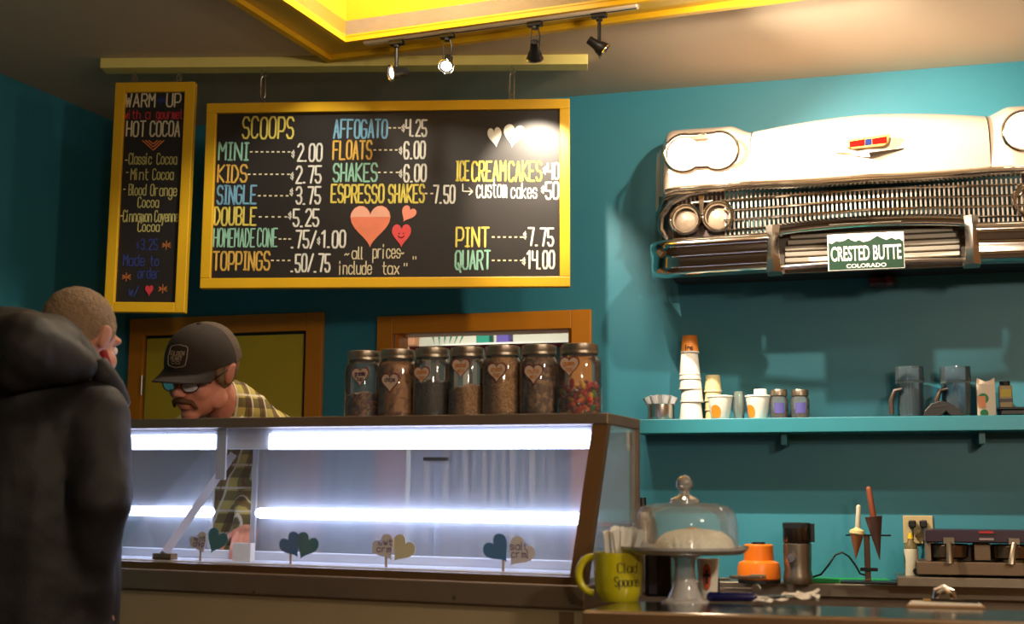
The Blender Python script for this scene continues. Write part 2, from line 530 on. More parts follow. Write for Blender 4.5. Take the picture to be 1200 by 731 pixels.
# flat yellow band around the opening and its raised outer moulding
mb = MB()
mb.box(-.012, bx0 - .03, WY0, 0, HC - .012, HC)
mb.box(bx0 - .03, WX1, by1 + .03, 0, HC - .012, HC)
struct('trim_2', mb, mat('yellow_band_paint', (216, 178, 60), .4), loc=(K.ox, K.oy, 0), rz=-K.a)
mb = MB()
mb.box(-.03, 0, WY0, .03, HC - .035, HC)
mb.box(0, WX1, 0, .03, HC - .035, HC)
struct('trim_3', mb, YEL, loc=(K.ox, K.oy, 0), rz=-K.a)
mb = MB()
mb.box(bx0 - .022, bx0, WY0, by1 + .02, HC - .03, HC - .008)
mb.box(bx0, WX1, by1, by1 + .022, HC - .03, HC - .008)
struct('trim_4', mb, YEL, loc=(K.ox, K.oy, 0), rz=-K.a)

# floor
mb = MB(); mb.box(-7, 6, -5, 9.5, -.05, 0)
struct('floor', mb, mat('dark_wood_floor', (70, 52, 40), .5, var=.2, scale=6))

# back wall with the doorway to the back room
dl = W.on(463, 396)[0]; dr = W.on(671, 388)[0]; dz = W.on(600, 386.5)[1]
mb = MB()
mb.box(uc - .1, dl, 0, .12, 0, HC)
mb.box(dr, 3.6, 0, .12, 0, HC)
mb.box(dl, dr, 0, .12, dz, HC)
struct('wall_back', mb, TEAL, loc=(W.ox, W.oy, 0), rz=-W.a)

def wall(name, p, q, m, th=.1, z1=HC):
    p, q = Vector(p), Vector(q); d = (q - p).normalized(); n = Vector((d.y, -d.x, 0)) * th
    mb = MB()
    a, b, c, e = p, q, q + n, p + n
    mb.slab([(a.x, a.y), (b.x, b.y), (c.x, c.y), (e.x, e.y)], 0, z1)
    return struct(name, mb, m)
lw_end = cw + ld * 11
wall('wall_left', (cw.x, cw.y, 0), (lw_end.x, lw_end.y, 0), TEAL, th=-.1)
rw = W.world(2.6, 0, 0)
wall('wall_right', (rw.x, rw.y, 0), (rw.x + .5, rw.y - 9, 0), mat('warm_side_wall', (150, 110, 70), .7), th=-.1)
wall('wall_front', (-6.2, -3.4, 0), (4.6, -3.4, 0), mat('warm_side_wall', (150, 110, 70), .7), th=.1)

# back room seen through the doorway
mb = MB()
mb.box(dl - 1.0, dr + .8, 1.9, 2.0, 0, HC)
mb.box(dl - 1.1, dl - 1.0, .12, 2.0, 0, HC)
mb.box(dr + .8, dr + .9, .12, 2.0, 0, HC)
struct('wall_rear', mb, mat('back_room_white', (226, 222, 205), .6), loc=(W.ox, W.oy, 0), rz=-W.a)

# door casings
def casing(name, pl, pr, pil, pir, ptop, pitop, m, dep=.03):
    xl, xr = W.on(*pl)[0], W.on(*pr)[0]
    il, ir = W.on(*pil)[0], W.on(*pir)[0]
    zt, zi = W.on(*ptop)[1], W.on(*pitop)[1]
    mb = MB()
    mb.box(xl, il, -dep, 0, 0, zt)
    mb.box(ir, xr, -dep, 0, 0, zt)
    mb.box(il, ir, -dep, 0, zi, zt)
    return struct(name, mb, m, loc=(W.ox, W.oy, 0), rz=-W.a, bevel=.003), (xl, xr, il, ir, zt, zi)
_, q = casing('door_1', (155, 400), (380, 400), (172, 400), (361, 400), (267, 370.5), (267, 391), ORANGE)
mb = MB(); mb.box(q[2] + .012, q[3] - .02, -.016, -.001, .02, q[5] - .015)
lf = obj('door_leaf', mb, DOORY, loc=(0, 0, 0)); lf.parent = bpy.data.objects['door_1']
mb = MB(); mb.box(q[3] - .019, q[3], -.004, -.001, 0, q[5]); mb.box(q[2], q[3], -.004, -.001, q[5] - .014, q[5])
lf = obj('door_gap_shade', mb, BLACK); lf.parent = bpy.data.objects['door_1']  # black strips painted in for the shadow in the gap around the leaf
hz = W.on(171, 452)[1]
mb = MB(); mb.box(q[2] - .006, q[2] + .016, -.036, -.028, hz - .045, hz + .045); mb.cyl((q[2] + .005, -.04, hz - .05), (q[2] + .005, -.04, hz + .05), .007, n=10)
hg = obj('hinge', mb, STEEL); hg.parent = bpy.data.objects['door_1']; hg['label'] = 'small steel hinge on the left of the door'
_, q2 = casing('door_2', (444, 400), (694, 400), (462, 400), (671, 400), (569, 367.5), (569, 388.5), ORANGE)
mb = MB()
mb.box(dl - .0, dl + .02, 0, .13, 0, dz); mb.box(dr - .02, dr, 0, .13, 0, dz); mb.box(dl, dr, 0, .13, dz - .006, dz)
jb = obj('door_jamb', mb, ORANGE); jb.parent = bpy.data.objects['door_2']

# ================================================================== BEAM AND LIGHTING TRACK
a = atZ(118, 80.5, HC - .045); b = atZ(689, 76, HC - .045)
BA = -math.degrees(math.atan2(b.y - a.y, b.x - a.x))
B = Frame(a.x, a.y, BA)
BL = (b - a).length
mb = MB(); mb.box(0, BL, -.012, .075, HC - .045, HC)
t = fthing(B, 'ceiling_beam', 'pale yellow painted board fixed flat along the ceiling, carrying the menu signs', 'beam', (0, 0, HC - .045))
t.part('beam_board', mb, YELP, bevel=.003)

ra = K.loc(atZ(425, 49, HC - .03)); rb = K.loc(atZ(750, 8, HC - .03))
ry = (ra[1] + rb[1]) / 2
t = fthing(K, 'lighting_track', 'long pale metal lighting track along the edge of the yellow ceiling well', 'track', (ra[0], ry, HC - .012))
mb = MB(); mb.box(ra[0], rb[0], ry - .018, ry + .018, HC - .04, HC - .012)
t.part('rail', mb, mat('pale_track_metal', (232, 212, 186), .4, .3), bevel=.008)
mb = MB(); mb.box(ra[0] + .12, rb[0] - .01, ry - .005, ry + .005, HC - .0405, HC - .0385)
t.part('contact_slot', mb, BLACK)

def track_head(px, py, aim, label, style, power, emit=25, spot=R(55), lens=True):
    """ceiling spot: adapter, drop stem, yoke ring, lamp can with a lit bulb"""
    p = K.loc(atZ(px, py, HC - .04))
    base = K.world(p[0], ry, HC - .04)
    t = Thing('track_spotlight', label, 'spotlight', base, -K.a, 'spotlights on the ceiling track')
    M = MB(); M.box(-.03, .03, -.014, .014, -.018, 0); M.cyl((0, 0, -.03), (0, 0, -.015), .013, n=12)
    t.part('adapter', M, BLACKM, bevel=.002)
    M = MB()
    if style == 0:
        M.cyl((0, 0, -.02), (0, 0, -.125), .0075, n=10)
        c = Vector((0, 0, -.135))
    else:
        M.tube([(.012, 0, -.02), (.02, 0, -.06), (.018, 0, -.10), (.004, 0, -.125)], .0035, 8)
        M.tube([(-.012, 0, -.02), (-.016, 0, -.07), (-.02, 0, -.12)], .0022, 8)
        c = Vector((0, 0, -.125))
    t.part('stem', M, BLACKM, smooth=True)
    wc = base + Matrix.Rotation(-K.a, 3, 'Z') @ c
    dirw = (Vector(aim) - wc).normalized()
    dl_ = Matrix.Rotation(K.a, 3, 'Z') @ dirw
    M = MB(); M.lathe([(.001, -.052), (.017, -.05), (.019, -.012), (.026, .0), (.031, .026), (.028, .026), (.023, .004)], c, 20, axis=dl_)
    can = t.part('lamp_can', M, BLACKM, smooth=True)
    M = MB(); ringpts = []
    qn = dl_.to_track_quat('Z', 'Y')
    for k in range(20):
        an = 2 * PI * k / 20
        ringpts.append(c + dl_ * .026 + qn @ Vector((.032 * math.cos(an), .032 * math.sin(an), 0)))
    M.tube(ringpts, .003, 6, closed=True)
    t.part('rim', M, CHROME, can, smooth=True)
    M = MB(); M.lathe([(.0005, .012), (.012, .0135), (.022, .019)], c, 16, axis=dl_, cap0=True)
    t.part('bulb', M, mat('lit_bulb', (255, 240, 210), emit=emit), can, smooth=True, label='glowing bulb face')
    light('track_spotlight_beam', 'SPOT', wc + dirw * .034, power, WARM, aim, spot_size=spot, spot_blend=.55, shadow_soft_size=.012)
    return t
WT = lambda u, off, z: tuple(W.world(u, -off, z))
track_head(468, 50, (-2.6, 4.0, 2.3), 'track spotlight on a straight stem, leftmost on the rail, aimed left', 0, 34)
track_head(527, 42, (-.45, 3.9, 1.6), 'second track spotlight from the left, curved arm, pointed down', 1, 18)
track_head(630, 29, (.1, 5.75, 2.30), 'third track spotlight from the left, bright lens tilted down', 1, 75)
track_head(705, 19, (1.75, 4.9, 1.9), 'rightmost track spotlight on the rail, aimed toward the car front', 0, 340, spot=R(114))

# ================================================================== MENU BOARDS
CR, YG, MINT, BLUE, OR, WHT, RED = ('cream', (222, 208, 170)), ('yellow_green', (226, 206, 92)), ('mint', (150, 205, 178)), ('light_blue', (118, 172, 200)), ('orange_yellow', (224, 178, 78)), ('chalk_white', (232, 228, 214)), ('red', (205, 52, 60))
def chalk(c):
    return mat('chalk_' + c[0], c[1], .8, var=.12, scale=40)

# main board
S = Frame(*atY(456, 230, 5.5)[:2], 3.3)
def S_(px, py): return S.on(px, py, 0)
y_top = (S_(244, 122)[1] + S_(668, 117)[1]) / 2; y_bot = (S_(234, 338)[1] + S_(668, 337)[1]) / 2
xl = (S_(244, 122)[0] + S_(235, 338)[0]) / 2; xr = S_(668, 230)[0]
fw = .044
t = fthing(S, 'menu_board', 'wide black chalkboard menu in a yellow wooden frame, listing scoops and prices', 'menu board', (xl, 0, y_bot))
def rail(x0, x1, z0, z1, y0=-.018, y1=.022): return MB().box(x0, x1, y0, y1, z0, z1)
t.part('frame_rail', rail(xl, xr, y_top - fw, y_top), YEL, bevel=.003)
t.part('frame_rail', rail(xl, xr, y_bot, y_bot + fw), YEL, bevel=.003)
t.part('frame_stile', rail(xl, xl + fw, y_bot + fw, y_top - fw), YEL, bevel=.003)
t.part('frame_stile', rail(xr - fw, xr, y_bot + fw, y_top - fw), YEL, bevel=.003)
t.part('chalkboard', MB().box(xl + fw, xr - fw, 0, .014, y_bot + fw, y_top - fw), BLACKB)
main_board = t
def bx(X, Y): return (230 + X / 2.6667, 100 + Y / 2.6667)
def put(bd, fr, conv, text, X0, Y0, X1, Y1, c, th=.0085, **k):
    """box given in the zoomed picture of the board: left, top, right, bottom"""
    a = fr.on(*conv(X0, Y1)); b = fr.on(*conv(X1, Y0))
    a2 = fr.on(*conv(X1, Y1))
    M = MB(); write(M, text, a[0], a[1], b[0], a[1] + (b[1] - a2[1]), th, y=-.0015, rot=math.atan2(a2[1] - a[1], a2[0] - a[0]), **k)
    bd.part('lettering', M, chalk(c))
def dots(bd, fr, conv, X0, X1, Y, n, c=CR):
    M = MB()
    for k in range(n):
        u, z = fr.on(*conv(X0 + (X1 - X0) * k / (n - 1), Y))
        M.box(u - .006, u + .006, -.0018, 0, z - .003, z + .003)
    bd.part('dotted_line', M, chalk(c))
rows = [
 ('SCOOPS', 145, 100, 305, 165, YG), ('MINI', 70, 180, 163, 233, MINT), ('2.00', 317, 184, 393, 237, WHT), ('KIDS', 67, 250, 158, 302, OR), ('2.75', 312, 253, 390, 305, WHT),
 ('SINGLE', 65, 314, 188, 370, BLUE), ('3.75', 312, 318, 388, 370, WHT), ('DOUBLE', 57, 382, 187, 436, YG), ('5.25', 303, 388, 383, 440, WHT),
 ('HOMEMADE', 54, 448, 183, 504, MINT), ('CONE', 191, 448, 253, 504, MINT), ('.75/', 297, 455, 374, 508, WHT), ('1.00', 392, 455, 466, 506, WHT), ('TOPPINGS', 53, 520, 230, 576, OR), ('.50/.75', 297, 528, 418, 582, WHT),
 ('AFFOGATO', 430, 108, 597, 164, BLUE), ('4.25', 655, 108, 720, 158, WHT), ('FLOATS', 428, 174, 548, 230, OR), ('6.00', 650, 176, 715, 228, WHT),
 ('SHAKES', 428, 245, 565, 300, MINT), ('6.00', 650, 248, 718, 300, WHT), ('ESPRESSO', 422, 311, 586, 366, YG), ('SHAKES', 601, 311, 712, 366, YG), ('7.50', 742, 314, 808, 368, WHT),
 ('ICE', 813, 238, 852, 298, YG), ('CREAM', 862, 238, 966, 298, YG), ('CAKES', 976, 238, 1078, 298, YG), ('40', 1098, 244, 1133, 293, WHT), ('50', 1092, 304, 1132, 355, WHT),
 ('PINT', 812, 445, 914, 504, YG), ('7.75', 1038, 446, 1115, 500, WHT), ('QUART', 810, 517, 918, 574, MINT), ('14.00', 1034, 518, 1118, 572, WHT)]
for r_ in rows: put(main_board, S, bx, *r_, th=.0085 if r_[0] not in ('HOMEMADE', 'CONE') else .0065)
for X, Y in ((304, 211), (301, 280), (299, 330), (294, 403), (384, 482), (648, 130), (640, 200), (640, 272), (1090, 262), (1084, 322), (1028, 465), (1025, 546)):
    put(main_board, S, bx, '$', X - 6, Y - 12, X + 6, Y + 12, WHT, th=.0045)
for X0, X1, Y, n in ((172, 290, 208, 8), (165, 288, 278, 8), (197, 284, 345, 6), (200, 280, 411, 5), (262, 292, 480, 3), (238, 290, 547, 4), (605, 635, 133, 3), (558, 625, 202, 5), (572, 628, 272, 4), (718, 736, 338, 2), (928, 1016, 474, 6), (928, 1016, 547, 6)):
    dots(main_board, S, bx, X0, X1, Y, n)
put(main_board, S, bx, 'all', 487, 505, 520, 542, CR, th=.005); put(main_board, S, bx, 'prices', 552, 512, 638, 540, CR, th=.005, ytop=6)
put(main_board, S, bx, 'include', 448, 550, 548, 590, CR, th=.005); put(main_board, S, bx, 'tax', 582, 552, 634, 590, CR, th=.005)
put(main_board, S, bx, '~', 464, 512, 482, 540, CR, th=.005); put(main_board, S, bx, '~', 638, 512, 652, 535, CR, th=.005)
put(main_board, S, bx, '"', 646, 556, 662, 580, CR, th=.005); put(main_board, S, bx, '"', 674, 535, 690, 558, CR, th=.005)
put(main_board, S, bx, 'custom', 876, 312, 970, 350, WHT, th=.006, ytop=6); put(main_board, S, bx, 'cakes', 984, 306, 1064, 352, WHT, th=.006)
M = MB(); p = [S.on(*bx(X, Y)) for X, Y in ((833, 308), (833, 332), (864, 332), (852, 320), (864, 332), (852, 343))]
for (a, b), (c, d) in zip(p, p[1:]):
    M.tube([(a, -.002, b), (c, -.002, d)], .003, 6)
main_board.part('arrow', M, chalk(WHT))
def bheart(bd, fr, conv, X0, Y0, X1, Y1, m, rot=0, th=.003, name='heart', y=-.001):
    a = fr.on(*conv(X0, Y1)); b = fr.on(*conv(X1, Y0))
    M = MB(); M.prism(place(heart(8), (a[0] + b[0]) / 2, (a[1] + b[1]) / 2, b[0] - a[0], b[1] - a[1], rot), y - th, y)
    return bd.part(name, M, m)
bheart(main_board, S, bx, 480, 375, 608, 508, mat('salmon_chalk', (232, 128, 92), .8, var=.2, scale=14), th=.0015)
# paler upper third of the big heart
a = S.on(*bx(478, 508)); b = S.on(*bx(608, 375)); hp = place(heart(12), (a[0] + b[0]) / 2, (a[1] + b[1]) / 2, (b[0] - a[0]) * .97, (b[1] - a[1]) * .97)
zc = S.on(*bx(540, 412))[1]; ups = [(x, max(z, zc)) for x, z in hp]
left = [p for p in ups if p[0] <= (a[0] + b[0]) / 2]; 
M = MB(); M.prism(ups, -.0032, -.0026); main_board.part('heart_top', M, mat('pale_salmon_chalk', (236, 170, 142), .8, var=.15, scale=14))
bheart(main_board, S, bx, 637, 378, 684, 430, mat('light_salmon_chalk', (240, 146, 118), .8), rot=-.5)
bheart(main_board, S, bx, 611, 434, 672, 508, mat('coral_red_chalk', (222, 78, 76), .8))
M = MB(); u, z = S.on(*bx(641, 466))
M.ell((u - .009, -.005, z + .004), (.003, .001, .003), 8, 6); M.ell((u + .010, -.005, z + .004), (.003, .001, .003), 8, 6)
M.tube([(u - .013, -.005, z - .006), (u - .006, -.005, z - .013), (u + .006, -.005, z - .013), (u + .013, -.005, z - .006)], .0017, 6)
main_board.part('smile', M, mat('dark_red_chalk', (90, 18, 22), .8))
bheart(main_board, S, bx, 912, 132, 956, 195, chalk(WHT), rot=.15); bheart(main_board, S, bx, 958, 123, 1026, 196, chalk(WHT), rot=-.15); bheart(main_board, S, bx, 1030, 138, 1082, 190, chalk(WHT), rot=-.4)
# hanging hardware: eye, turnbuckle link, eye
def hanger(fr, px, py0, py1, label, long=True):
    u, z1 = fr.on(px, py0); _, z0 = fr.on(px, py1)
    z1 = HC - .045
    t = fthing(fr, 'sign_hanger', label, 'hook', (u, 0, z0), 'metal hangers between beam and signs')
    M = MB(); M.tube([(u + .012 * math.cos(k * PI / 5), 0, z1 - .024 + .012 * math.sin(k * PI / 5)) for k in range(10)], .003, 6, closed=True); M.cyl((u, 0, z1 - .014), (u, 0, z1), .003, n=8)
    t.part('screw_eye', M, CHROMES, smooth=True)
    M = MB(); M.tube([(u + .011 * math.cos(k * PI / 5), 0, z0 + .02 + .011 * math.sin(k * PI / 5)) for k in range(10)], .003, 6, closed=True); M.cyl((u, 0, z0), (u, 0, z0 + .01), .003, n=8)
    t.part('screw_eye', M, CHROMES, smooth=True)
    M = MB()
    za, zb = z0 + .03, z1 - .034
    if long:
        M.tube([(u - .008, 0, za), (u - .010, 0, za + .012), (u - .010, 0, zb - .012), (u - .004, 0, zb), (u + .004, 0, zb), (u + .010, 0, zb - .012), (u + .010, 0, za + .012), (u + .008, 0, za)], .0032, 6, closed=True)
        t.part('turnbuckle', M, CHROMES, smooth=True)
    else:
        n_ = 2; hh = (z1 - z0 - .05) / n_
        for k in range(n_):
            M = MB(); zc_ = z0 + .025 + hh * (k + .5)
            M.tube([(u + (.010 * math.cos(j * PI / 5) if k % 2 else 0), (0 if k % 2 else .010 * math.cos(j * PI / 5)), zc_ + (hh * .6) * math.sin(j * PI / 5)) for j in range(10)], .0028, 6, closed=True)
            t.part('chain_link', M, CHROMES, smooth=True)
hanger(S, 309, 81, 122.5, 'steel turnbuckle hanger above the left end of the wide menu board')
hanger(S, 600, 78, 119, 'steel turnbuckle hanger above the right end of the wide menu board')

# small board, hangs tilted a little
S2 = Frame(*atY(176, 230, 5.58)[:2], 3.3)
pTL, pTR, pBL, pBR = S2.on(137, 98), S2.on(230, 97), S2.on(123, 366), S2.on(217.5, 367)
t = fthing(S2, 'menu_board', 'narrow tall black chalkboard in a yellow frame, listing hot cocoa flavours', 'menu board', (pBL[0], 0, pBL[1]))
small_board = t
def quadbar(a, b, c, d, y0=-.018, y1=.022): return MB().prism([a, b, c, d], y0, y1)
def lerp(p, q_, s_): return (p[0] + (q_[0] - p[0]) * s_, p[1] + (q_[1] - p[1]) * s_)
wv = fw / (pTR[0] - pTL[0]); hv = fw / (pTL[1] - pBL[1]) 
iTL = lerp(lerp(pTL, pTR, wv), lerp(pBL, pBR, wv), hv); iTR = lerp(lerp(pTL, pTR, 1 - wv), lerp(pBL, pBR, 1 - wv), hv)
iBL = lerp(lerp(pTL, pTR, wv), lerp(pBL, pBR, wv), 1 - hv); iBR = lerp(lerp(pTL, pTR, 1 - wv), lerp(pBL, pBR, 1 - wv), 1 - hv)
eTL, eTR, eBL, eBR = lerp(pTL, pTR, wv), lerp(pTL, pTR, 1 - wv), lerp(pBL, pBR, wv), lerp(pBL, pBR, 1 - wv)
t.part('frame_rail', quadbar(iTL, iTR, eTR, eTL), YEL, bevel=.003)
t.part('frame_rail', quadbar(eBL, eBR, iBR, iBL), YEL, bevel=.003)
t.part('frame_stile', quadbar(pBL, eBL, eTL, pTL), YEL, bevel=.003)
t.part('frame_stile', quadbar(eBR, pBR, pTR, eTR), YEL, bevel=.003)
t.part('chalkboard', quadbar(iBL, iBR, iTR, iTL, 0, .014), BLACKB)
def sx_(X, Y): return (100 + X / 2.437, 80 + Y / 2.437)
DB, PALE = ('dark_blue', (46, 60, 128)), ('pale_yellow', (196, 186, 112))
OC = ('dull_orange', (176, 100, 44))
for r_ in [('WARM', 115, 73, 200, 110, CR), ('UP', 232, 73, 273, 110, CR), ('HOT', 117, 152, 172, 194, CR), ('COCOA', 185, 152, 270, 194, CR)]:
    put(t, S2, sx_, *r_, th=.007)
for r_ in [('with', 110, 120, 158, 144, RED), ('a', 172, 126, 186, 144, RED), ('gourmet', 203, 126, 277, 144, RED)]:
    put(t, S2, sx_, *r_, th=.0045, ytop=8 if r_[0] == 'with' else 6)
for r_ in [('Classic', 124, 243, 190, 274, PALE), ('Cocoa', 204, 243, 262, 274, PALE), ('Mint', 130, 287, 180, 318, PALE), ('Cocoa', 192, 287, 252, 318, PALE), ('Blood', 124, 332, 174, 362, PALE), ('Orange', 186, 332, 262, 364, PALE),
           ('Cocoa', 150, 368, 210, 397, PALE), ('Cinnamon', 108, 406, 190, 438, PALE), ('Cayenne', 198, 406, 266, 438, PALE), ('Cocoa', 150, 438, 212, 466, PALE),
           ('3.25', 158, 488, 207, 518, DB), ('Made', 108, 532, 170, 564, DB), ('to', 186, 536, 210, 564, DB), ('order', 150, 570, 212, 600, DB), ('w/', 124, 622, 152, 650, DB)]:
    put(t, S2, sx_, *r_, th=.0048)
for X, Y, c in ((217, 92, DB), (232, 505, OC), (118, 596, OC), (222, 630, OC)):
    put(t, S2, sx_, '*', X - 12, Y - 12, X + 12, Y + 12, c, th=.0045, ytop=6)
for X, Y in ((117, 265), (120, 300), (112, 348), (104, 424)):
    put(t, S2, sx_, '-', X - 5, Y - 5, X + 5, Y + 5, CR, th=.005, ytop=6)
put(t, S2, sx_, '$', 146, 492, 155, 512, DB, th=.004)
for k in range(3):
    M = MB(); pp = [S2.on(*sx_(194 + dx_, Y_)) for dx_, Y_ in ((-31 + 9 * k, 206 + 0 * k), (0, 234 - 9 * k), (31 - 9 * k, 206))]
    for (a, b), (c, d) in zip(pp, pp[1:]): M.tube([(a, -.0015, b), (c, -.0015, d)], .0028, 6)
    t.part('chevron', M, chalk(('chevron_orange', (216, 120, 62))))
bheart(t, S2, sx_, 171, 620, 195, 650, chalk(RED), rot=0)
hanger(S2, 158, 84, 98, 'small chain hook above the left corner of the narrow cocoa sign', False)
hanger(S2, 210, 84, 97.5, 'small chain hook above the right corner of the narrow cocoa sign', False)

# ================================================================== CAR FRONT ON THE WALL
U0 = 0.03
def q(px, py, off): return W.on(px, py, off)
car = fthing(W, 'car_front', 'front end of a vintage blush-white car mounted on the teal wall, headlights lit', 'car front', (U0, 0, 2.15))
def smooth01(t): t = max(0, min(1, t)); return t * t * (3 - 2 * t)
zb_c = q(1018, 206, .46)[1]; zb_s = q(880, 214, .40)[1]; zt_c = q(1018, 133, .22)[1]; zt_s = q(880, 152, .22)[1]
SEAM = .478
def section(zb, zt, offb, n=14, nose=.06):
    """nose profile from the chrome lip up and back to the wall: (off, z)"""
    out = []
    for k in range(n + 1):
        t = PI / 2 * k / n
        out.append((offb * max(0.0, math.cos(t)) ** .55 + nose * math.sin(2 * t) * .4, zb + (zt - zb) * math.sin(t) ** .9))
    out[-1] = (0.0, zt + .004)
    return out
rows = []
N_ = 32
for i in range(N_ + 1):
    s_ = -SEAM + 2 * SEAM * i / N_
    k = 1 - (abs(s_) / SEAM) ** 2
    offb = .40 + .06 * (1 - abs(s_) / SEAM)
    sec = section(zb_s + (zb_c - zb_s) * k, zt_s + (zt_c - zt_s) * k, offb)
    rows.append([(U0 + s_, -o_, z) for o_, z in sec])
car.part('hood', MB().grid(rows), CARW, smooth=True)
# fenders with the headlight brow
zf_b = q(820, 221, .38)[1]; zf_t = q(822, 145, .25)[1]
for sg in (-1, 1):
    rows = []
    for i in range(27):
        t = i / 26
        uu = SEAM + .003 + t * (.925 - SEAM)
        crest = smooth01(t / .22) 
        end = smooth01((1 - t) / .16)
        zt = zt_s + (zf_t - zt_s) * crest - (1 - end) * .055
        zb = zb_s + (zf_b - zb_s) * min(1, t * 1.6) - .05 * smooth01((t - .72) / .28)
        offb = .40 + .03 * crest - .30 * (1 - smooth01((1 - t) / .22))
        rows.append([(U0 + sg * uu, -o_, z) for o_, z in section(zb, zt, offb, nose=.02)])
    if sg > 0: rows = [r_ for r_ in rows[::-1]][::-1]
    if sg < 0: rows = rows[::-1]
    car.part('fender', MB().grid(rows), CARW, smooth=True)
    hz_ = q(803, 179, .44)[1]; hu = [abs(q(801, 179, .44)[0] - U0), abs(q(842, 179, .44)[0] - U0)]
    # bezel: one chrome rim hugging both lamps
    M = MB(); r_ = .083; cxm = (hu[0] + hu[1]) / 2; pts = []
    for k in range(21):
        a = -PI / 2 - .62 + (PI + .9) * k / 20 - 0
        pts.append((max(hu) + r_ * math.cos(a), hz_ + r_ * math.sin(a)))
    for k in range(21):
        a = PI / 2 - .28 + (PI + .9) * k / 20
        pts.append((min(hu) + r_ * math.cos(a), hz_ + r_ * math.sin(a)))
    M.tube([(U0 + sg * x, -.435, z) for x, z in pts], .007, 8, closed=True)
    bez = car.part('headlight_bezel', M, CHROME, smooth=True)
    for x in hu:
        M = MB(); M.lathe([(.0005, .028), (.03, .025), (.055, .012), (.071, -.004), (.073, -.04), (.0005, -.04)], (U0 + sg * x, -.43, hz_), 28, axis=(0, -1, 0))
        car.part('headlight', M, mat('lit_headlight', (255, 244, 222), .2, emit=4.5), smooth=True, label='round headlight shining white')
    M = MB(); xm = U0 + sg * cxm; M.slab([(xm - .022, -.455), (xm, -.47), (xm + .022, -.455), (xm, -.44)], hz_ + .068, hz_ + .078)
    car.part('bezel_emblem', M, CHROMES)
# gaps between hood and fenders
for sg in (-1, 1):
    sec = section(zb_s, zt_s, .40)
    M = MB(); M.tube([(U0 + sg * (SEAM + .0015), -o_ + .004, z) for o_, z in sec], .003, 6)
    car.part('panel_gap', M, BLACK)
# chrome lip under hood and fenders
def lip_pts(sg, n=22):
    out = []
    for i in range(n + 1):
        t = i / n
        uu = t * .925
        if uu < SEAM: k = 1 - (uu / SEAM) ** 2; z = zb_s + (zb_c - zb_s) * k; off = .41 + .06 * (1 - uu / SEAM)
        else:
            tt = (uu - SEAM) / (.925 - SEAM)
            z = zb_s + (zf_b - zb_s) * min(1, tt * 1.6) - .05 * smooth01((tt - .72) / .28); off = .41 + .02 * tt - .28 * (1 - smooth01((1 - tt) / .2))
        out.append((U0 + sg * uu, -off, z - .010))
    return out
for sg in (-1, 1):
    M = MB(); pts = lip_pts(sg)
    rows = []
    for p in pts:
        rows.append([(p[0], p[1] + .03, p[2] + .022), (p[0], p[1] - .012, p[2] + .014), (p[0], p[1] - .020, p[2]), (p[0], p[1] - .008, p[2] - .014), (p[0], p[1] + .05, p[2] - .016)])
    if sg < 0: rows = rows[::-1]
    car.part('chrome_lip', M.grid(rows), CHROME, smooth=True, sharp=60)
    # surround running down the outer end of the grille to the bumper
    e = pts[-1]; zlow = q(775, 268, .2)[1]
    M = MB(); M.tube([(U0 + sg * abs(q(px_, py_, o_)[0] - U0), -o_, q(px_, py_, o_)[1]) for px_, py_, o_ in ((838, 221, .40), (808, 225, .39), (787, 236, .36), (776, 252, .32), (775, 268, .28), (782, 280, .27))], [.014, .018, .020, .019, .015, .010], 10)
    car.part('grille_surround', M, CHROMES, smooth=True)

# grille: dark backing, close-set upright bars, long cross bars
gz_t = zb_c - .03; 
def gtop(uu): return (zb_s + (zb_c - zb_s) * max(0, 1 - (uu / SEAM) ** 2)) - .028
zg0 = q(1018, 262, .40)[1]
def goff(uu): return .33 + .06 * (1 - uu / .9)
gbot_side = q(880, 283, .36)[1]
def gbot(uu): return gbot_side if uu > .42 else zg0 - .02
M = MB(); rows = []
for i in range(-18, 19):
    uu = abs(i) / 18 * .90
    rows.append([(U0 + i / 18 * .90, -(goff(uu) - .10), gbot(uu) - .03), (U0 + i / 18 * .90, -(goff(uu) - .10), gtop(uu) + .03)])
M.sheet(rows, .02)
car.part('grille_backing', M, mat('dark_teal_grille_back', (34, 74, 74), .5))
nb = 0
BAR = MB().box(-.0035, .0035, -.004, .012, 0, 1); 
barm = bpy.data.meshes.new('grille_bar'); barm.from_pydata(BAR.v, [], BAR.f); barm.materials.append(CHROMES)
u_ = -.80
org = Vector(car.org)
while u_ <= .801:
    uu = abs(u_)
    if not (uu > .60 and False):
        z0, z1 = gbot(uu) - .01, gtop(uu) - .006
        if uu > .60: z0 = z1 - .035           # only the short teeth above the parking lights
        o2 = link('grille_bar', barm, None, car.e, Vector((U0 + u_, -goff(uu) + .006, z0)) - org)
        o2.scale = (1, 1, z1 - z0)
    u_ += .0186
zc_top = q(1018, 220, .42)[1]; zc_sp = q(1018, 220, .42)[1] - q(1018, 232, .42)[1]
zs_top = q(862, 233, .38)[1]
for j in range(5):
    for sg in (-1, 1):
        M = MB(); pts = []
        for i in range(11):
            uu = i / 10 * (.60 if j else .74)
            if j >= 4 and uu < .40: continue
            z = zc_top + (zs_top - zc_top) * smooth01(uu / .62) - j * zc_sp
            pts.append((U0 + sg * uu, -goff(uu) - .006, z))
        if len(pts) < 2: continue
        M.tube([(p[0], p[1], p[2]) for p in pts], .0052, 6)
        car.part('cross_bar', M, CHROME, smooth=True)
